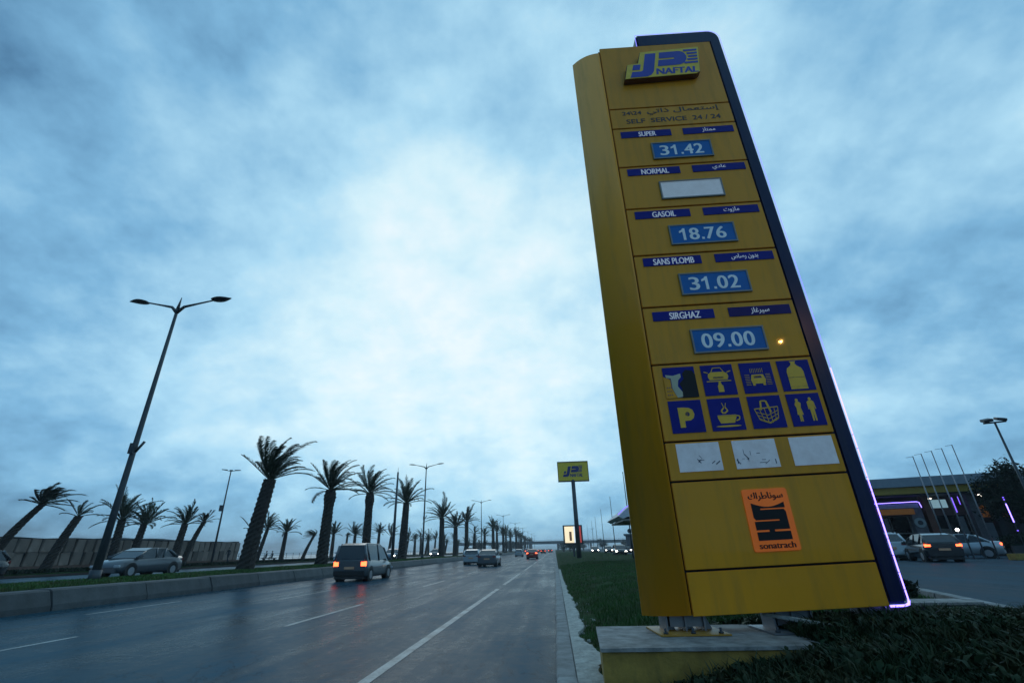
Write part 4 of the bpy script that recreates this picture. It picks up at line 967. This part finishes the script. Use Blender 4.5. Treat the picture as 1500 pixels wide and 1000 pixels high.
# far roadside trees: dark bushy masses under the overpass
def leafy(name, x, y, z, rx, ry, rz, n, leaf, m, label, cat='tree', trunk=True, group=None, seed=0, zc=None):
    rg = np.random.default_rng(seed); P = empty(name, (x, y, z), 0, label, cat, group)
    if trunk:
        b = MB(); b.tube([(0, 0, -.3), (0.05, 0, (zc or rz) * .5), (0, .05, (zc or rz) * 1.1)], [.16 * rz / 2, .12 * rz / 2, .05], 7)
        for q in range(6):
            a = q * 1.05; b.tube([(0, 0, (zc or rz) * .45), (math.cos(a) * rx * .35, math.sin(a) * ry * .35, (zc or rz) * .9), (math.cos(a) * rx * .6, math.sin(a) * ry * .6, (zc or rz) * 1.1)], [.08 * rz / 2, .05 * rz / 2, .02], 5)
        b.build('trunk', 'palm_trunk', P)
    cz = zc or rz; cl = rg.normal(size=(26, 3)); cl /= np.linalg.norm(cl, axis=1)[:, None]; cl *= rg.uniform(.35, .8, (26, 1)); idx = rg.integers(0, 26, n)
    p = cl[idx] + rg.normal(size=(n, 3)) * .16; p = p * np.array([rx, ry, rz * .62]) + np.array([0, 0, cz]); p[:, 2] = np.maximum(p[:, 2], .02)
    V = p[:, None, :] + rg.normal(size=(n, 3, 3)) * leaf
    me = bpy.data.meshes.new('crown'); me.from_pydata(V.reshape(-1, 3).tolist(), [], [(3 * i, 3 * i + 1, 3 * i + 2) for i in range(n)]); me.materials.append(MATS[m])
    link(bpy.data.objects.new('crown', me), P); return P
for i, (x, y, h) in enumerate([(-24, 330, 4.5), (-31, 350, 5.5), (-38, 320, 4.8), (-27, 372, 5.2), (-45, 300, 4.4), (-52, 340, 5.0), (-35, 385, 6), (5.5, 150, 2.6), (7.5, 260, 4.2), (3.6, 210, 3.0), (12, 330, 5), (20, 360, 5), (34, 370, 5.5), (48, 350, 5)]):
    leafy('far_tree', x, y, .4, h * .9, h * .9, h, 1500, .16 * h / 4, 'far_leaf', ('small dark tree %s, %s of the far trees' % ('left of the road near the overpass' if i < 7 else 'right of the road beyond the grass', ORD[i])), 'tree', True, 'far trees near the overpass', seed=200 + i, zc=h * .75)

# ------------------------------------------------------------------ people
def person(loc, rz, joints, radii, bones, label, s=K * .98, cloth='cloth_dark', head=None, prop=None):
    P = empty('person', loc, rz, label, 'person', s=s)
    me = bpy.data.meshes.new('body'); me.from_pydata(joints, bones, []); o = bpy.data.objects.new('body_source', me); COL.objects.link(o)
    md = o.modifiers.new('skin', 'SKIN'); sv = me.skin_vertices[0].data
    for i, r in enumerate(radii): sv[i].radius = (r, r * .8)
    sv[0].use_root = True; sb = o.modifiers.new('sub', 'SUBSURF'); sb.levels = 1; sb.render_levels = 1
    bpy.context.view_layer.update(); m2 = bpy.data.meshes.new_from_object(o.evaluated_get(bpy.context.evaluated_depsgraph_get())); bpy.data.objects.remove(o)
    m2.name = 'body'; m2.materials.clear(); m2.materials.append(MATS[cloth]); link(bpy.data.objects.new('body', m2), P)
    hx, hy, hz = head; b = MB(); rings = []
    for i in range(7):
        a = -pi / 2 + pi * i / 6; r = .085 * math.cos(a) + .004; rings.append([(hx + r * math.cos(q), hy + r * 1.1 * math.sin(q), hz + .12 * math.sin(a)) for q in [k * pi / 4 for k in range(8)]])
    b.loft(rings); b.tube([(hx, hy + .085, hz), (hx, hy + .11, hz - .02)], .014, 5); b.build('head', 'skin', P)
    b = MB(); rings = []
    for i in range(5):
        a = pi * .5 * i / 4; r = .098 * math.cos(a) + .004; rings.append([(hx + r * math.cos(q), hy - .015 + r * 1.1 * math.sin(q), hz + .02 + .12 * math.sin(a)) for q in [k * pi / 4 for k in range(8)]])
    b.loft(rings); b.build('hair', 'hair', P); return P
SB = [(0, 1), (1, 2), (2, 3), (2, 4), (4, 5), (5, 6), (2, 7), (7, 8), (8, 9), (0, 10), (10, 11), (11, 12), (12, 13), (0, 14), (14, 15), (15, 16), (16, 17)]
RW = [.15, .14, .13, .055, .06, .045, .035, .06, .045, .035, .095, .065, .045, .04, .095, .065, .045, .04]
walk = [(0, 0, .95), (0, 0, 1.15), (0, .02, 1.40), (0, .03, 1.52), (-.20, 0, 1.40), (-.25, -.10, 1.13), (-.22, .02, .9), (.20, 0, 1.40), (.25, .08, 1.13), (.22, .22, .93), (-.10, 0, .90), (-.10, .14, .50), (-.10, .06, .08), (-.10, .24, .04), (.10, 0, .90), (.10, -.08, .5), (.10, -.32, .14), (.10, -.20, .04)]
sit = [(0, 0, .50), (0, -.02, .75), (0, 0, 1.0), (0, .03, 1.10), (-.20, 0, .98), (-.25, .08, .72), (-.15, .30, .60), (.20, 0, .98), (.25, .08, .72), (.15, .30, .60), (-.10, .06, .48), (-.12, .45, .50), (-.12, .42, .10), (-.12, .58, .04), (.10, .06, .48), (.12, .45, .50), (.12, .42, .10), (.12, .58, .04)]
person((12.3, 82, .42), R(60), walk, RW, SB, 'person in dark clothes walking beyond the grass just left of the sign', head=(0, .05, 1.64))
person((-48.2, 80.5, .6), R(100), sit, RW, SB, 'left one of two seated people looking at the sea beside a small palm', head=(0, .05, 1.24))
person((-48.2, 82.2, .6), R(80), sit, RW, SB, 'right one of two seated people looking at the sea beside a small palm', head=(0, .05, 1.24), cloth='cloth_grey')
bn = empty('promenade_bench', (-48.2, 81.4, .6), 0, 'low concrete bench under the two seated people by the sea', 'bench')
MB().box(-.28, .28, -2.0, 2.0, .36, .46).build('seat', 'concrete_dark', bn, bevel=.02)
for y in (-1.6, 1.5): MB().box(-.2, .2, y, y + .15, 0, .36).build('leg', 'concrete_dark', bn)
person((-45.5, 66.5, .6), R(170), walk, RW, SB, 'person in dark clothes standing by the base of the biggest median palm', head=(0, .05, 1.64))

# ------------------------------------------------------------------ filling station on the right
SR = R(-17.6)
ST_ = empty('station_building', (29, 49.6, .5), SR, 'long filling station building with grey fascia, yellow band and glazed shop', 'building')
def sb_(name, m, b_, parent=None, **kw): return MB().box(*b_).build(name, m, parent or ST_, **kw)
sb_('fascia', 'station_grey', (-4, 40, -.4, 14, 5.75, 6.55)); sb_('yellow_band', 'station_yellow', (-3.8, 39, -.1, 13.5, 5.15, 5.745))
sb_('soffit', 'station_dark', (-3.6, 39, .15, 13.4, 5.0, 5.145)); sb_('back_wall', 'station_wall', (-3, 39, 9.0, 9.4, 0, 5.0)); sb_('floor_step', 'concrete_dark', (-3.5, 39, .5, 13, 0, .12))
# shop front with mullions
sb_('shop_wall', 'station_wall', (-3, 9.5, 5.0, 5.3, 3.4, 5.0)); gl = sb_('shop_window', 'shop_glass', (-3, 9.5, 5.1, 5.16, .15, 3.4))
for k in range(9): sb_('mullion', 'mullion', (-3 + k * 1.5, -2.92 + k * 1.5, 5.0, 5.1, .15, 3.4), gl)
sb_('transom', 'mullion', (-3, 9.5, 5.0, 5.1, 1.85, 1.95), gl)
en = sb_('entrance_canopy', 'station_grey', (-3.5, 4.6, 1.3, 5.0, 4.0, 4.4)); sb_('canopy_band', 'station_orange', (-3.5, 4.1, 1.1, 1.3, 3.45, 3.95), en)
MB().tube([(-3.6, 1.15, 4.45), (4.5, 1.15, 4.52), (4.68, 1.15, 4.45), (4.75, 1.15, 4.0)], .03, 6).build('light_tube', 'led', ST_)
cp = sb_('end_column', 'station_wall', (3.85, 4.75, 1.4, 2.2, 0, 4.0))
MB().tube([(4.3, 1.30, 2.72), (4.3, 1.38, 2.72)], .42, 20).build('round_emblem', 'mullion', cp); MB().tube([(4.3, 1.26, 2.72), (4.3, 1.31, 2.72)], .2, 16).build('emblem_centre', 'station_dark', cp)
for u, m in ((4.95, 'station_brown'), (8.2, 'station_wall'), (9.6, 'station_dark'), (14, 'station_brown'), (26, 'station_dark'), (33, 'station_dark')): sb_('column', m, (u, u + .5, 1.2, 2.0, 0, 5.0))
sb_('lit_panel', 'lit_box', (5.75, 6.95, 2.0, 2.15, 3.95, 4.66)); sb_('orange_panel', 'station_orange', (9.9, 12.6, 4.0, 4.2, 3.1, 4.1))
sb_('inner_wall', 'station_dark', (9.5, 30, 6.0, 6.3, 0, 5.0))
for k, (u, v, z) in enumerate([(5.6, 3.2, 4.93), (6.6, 4.4, 4.9), (9.6, 2.5, 4.93), (10.3, 3.6, 4.9), (14.0, 3.0, 4.9)]): MB().tube([(u, v, z), (u, v, z + .06)], .13, 10).build('ceiling_lamp', 'lamp_soft', ST_)
MB().tube([(7.4, 1.9, 4.8), (7.4, 1.9, 3.5)], .04, 6).build('light_tube', 'led_soft', ST_); MB().tube([(8.1, 2.6, 4.9), (8.1, 2.6, 4.2)], .03, 6).build('light_tube', 'led_soft', ST_)
sb_('shelf_stand', 'mullion', (7.7, 8.1, 3.0, 3.4, .1, 3.2)); sb_('machine', 'station_grey', (8.9, 10.2, 3.4, 4.4, .1, 2.6)); sb_('machine', 'frame_grey', (5.9, 6.9, 3.4, 4.2, .1, 2.2))
wl = empty('wall_lamp', (0, 0, 0), 0, 'bright white round lamp above the silver sedan', 'lamp'); wl.location = (30.5, 41.6, 2.3)
MB().tube([(0, 0, -1.85), (0, 0, 0)], .04, 6).build('post', 'dark_steel', wl); MB().loft([[(.11 * math.cos(a) * math.cos(q), .11 * math.cos(a) * math.sin(q), .11 * math.sin(a) + .1) for q in [k * pi / 5 for k in range(10)]] for a in (-1.5, -.9, -.3, .3, .9, 1.5)]).build('globe', 'lamp_white', wl)
# canopy seen left of the sign, white edge with violet light
CN = empty('pump_canopy', (0, 0, 0), 0, 'white-edged pump canopy with violet light showing left of the sign', 'canopy')
CN.location = (5.3, 41, .4)
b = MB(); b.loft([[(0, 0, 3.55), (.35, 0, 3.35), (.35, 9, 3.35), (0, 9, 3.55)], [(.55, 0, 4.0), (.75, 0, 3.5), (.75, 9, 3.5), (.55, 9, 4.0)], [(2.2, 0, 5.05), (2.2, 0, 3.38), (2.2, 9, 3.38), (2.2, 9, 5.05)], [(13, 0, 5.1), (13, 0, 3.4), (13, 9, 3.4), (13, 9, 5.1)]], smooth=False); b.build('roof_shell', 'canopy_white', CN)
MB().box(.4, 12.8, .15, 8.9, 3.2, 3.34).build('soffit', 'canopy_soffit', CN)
for q_ in ((0.0, .06, 3.62, .6, 4.05, 2.25), (0, 0, 0, 0, 0, 0)):
    break
MB().tube([(-.03, -.05, 3.66), (.52, -.05, 4.12), (2.2, -.05, 5.15), (13, -.05, 5.2)], .028, 6).build('light_tube', 'led_soft', CN)
for x in (5.0, 10.5): MB().box(x, x + .5, 4, 4.5, -.2, 3.2).build('column', 'station_grey', CN)
# hooped banner poles in front of the station
hp = [(1336, 667), (1349, 664), (1363, 660), (1378, 656), (1394, 651)]
for i, (x, y, h, lb) in enumerate([(26.11, 37, 6.75, 'leftmost'), (26.72, 37, 6.92, 'second'), (27.47, 37, 7.09, 'third'), (28.21, 37, 7.25, 'fourth'), (28.98, 37, 7.47, 'rightmost')]):
    f = empty('banner_pole', (x, y, .5), 0, '%s of the five slender banner poles with a top arm before the station' % lb, 'pole', 'banner poles in front of the station')
    MB().tube([(0, 0, 0), (0, 0, h)], [.045, .03], 6).build('pole', 'steel', f); MB().tube([(0, 0, h - .02), (-.55, -.1, h - .1)], .014, 5).build('arm', 'steel', f)
FL = empty('floodlight_mast', (26.3, 30.0, .5), R(-25), 'grey mast with two square floodlights at the right edge of the photo', 'floodlight')
MB().tube([(0, 0, 0), (0, 0, 7.5)], [.085, .05], 10).build('mast', 'post_grey', FL); MB().box(-.5, .5, -.04, .04, 7.42, 7.5).build('crossbar', 'dark_steel', FL)
for sx in (-.30, .30):
    h = MB().box(-.22, .22, -.22, .22, -.08, .08).build('floodlight', 'dark_steel', FL, bevel=.02); h.location = (sx, 0, 7.62); h.rotation_euler = (R(18), R(-8 if sx < 0 else 10), R(10))
# dark trees and hedge at the right
leafy('dark_tree', 37.0, 43.3, .5, 2.7, 2.2, 4.0, 9000, .10, 'bush_leaf', 'large dark leafy tree in front of the station at the right edge', seed=5, zc=4.4)
leafy('dark_tree', 40.6, 42.0, .5, 1.9, 1.9, 3.0, 6000, .10, 'bush_leaf', 'second dark tree cut by the right edge of the photo', seed=6, zc=3.0)
leafy('shrub', 35.2, 42.0, .5, 2.0, 1.2, 1.3, 4000, .08, 'bush_leaf', 'low dark shrub under the big tree before the station', 'shrub', False, seed=7, zc=.9)
leafy('shrub', 7.0, 11.6, .5, .42, .3, .36, 1200, .035, 'bush_leaf', 'small dark shrub beside the lower end of the violet light strip', 'shrub', False, seed=8, zc=.2)
lt = empty('tree_light_tube', (33.7, 40.5, .5), 0, 'violet light tube glowing on a post in front of the dark tree', 'lamp')
MB().tube([(0, 0, 0), (0, 0, 4.1)], .03, 6).build('post', 'dark_steel', lt); MB().tube([(-.04, -.06, 2.3), (-.04, -.06, 3.6)], .035, 6).build('tube', 'led', lt)
for z in (1.7, 3.85, 4.0): MB().tube([(-.04, -.06, z), (-.04, -.06, z + .07)], .045, 6).build('bead', 'led_soft', lt)
gw = empty('low_green_wall', (37.5, 40.2, .5), R(-12), 'low dark wall with a pale green top at the right edge', 'wall')
MB().box(-4.2, 8, 0, .3, 0, .75).build('wall_body', 'station_dark', gw); MB().box(-4.2, 8, -.03, .33, .75, .85).build('coping', 'bush_leaf', gw)
yb = MB().box(-.38, .38, -.3, .3, 0, .36).build('yellow_block', 'plinth_yellow', None, bevel=.03, label='small yellow block on the ground at the right edge', cat='block'); yb.location = (27.7, 34.0, .5)

# ------------------------------------------------------------------ the sodium floodlight whose mirror image shows in the totem's panel
SL = empty('sodium_street_lamp', (20.35, -13.0, 1.05), R(150), 'street lamp with a lit orange sodium head behind the camera', 'street lamp')
MB().tube([(0, 0, -1), (0, 0, 13.2)], [.17, .08], 10).build('pole', 'post_grey', SL); MB().tube([(0, 0, 13.0), (0, 1.0, 13.45)], .05, 6).build('arm', 'post_grey', SL)
MB().box(-.18, .18, .9, 1.7, 13.38, 13.55).build('lamp_head', 'dark_steel', SL, bevel=.03); MB().box(-.07, .07, 1.2, 1.45, 13.33, 13.378).build('lens', 'lamp_sodium', SL)
pl_ = bpy.data.lights.new('sodium_light', 'POINT'); po = bpy.data.objects.new('sodium_light', pl_); COL.objects.link(po); pl_.energy = 480; pl_.color = (1, .46, .10); pl_.shadow_soft_size = .06
po.location = (19.7, -14.15, 14.2)

# ------------------------------------------------------------------ thin evening air
hm = bpy.data.materials.new('haze'); hm.use_nodes = True; ht = hm.node_tree; ht.nodes.remove(ht.nodes['Principled BSDF'])
pv_ = N(ht, 'ShaderNodeVolumePrincipled'); pv_.inputs['Color'].default_value = (.85, .94, 1, 1); pv_.inputs['Density'].default_value = .0004; pv_.inputs['Anisotropy'].default_value = .5
ht.links.new(pv_.outputs[0], ht.nodes['Material Output'].inputs['Volume']); MATS['haze'] = hm
hb_ = MB().box(-20050, 20050, -450, 20050, -3.6, 18.5).build('haze', 'haze', None, kind='stuff', label='thin blue evening haze over the road and the sea', cat='haze')
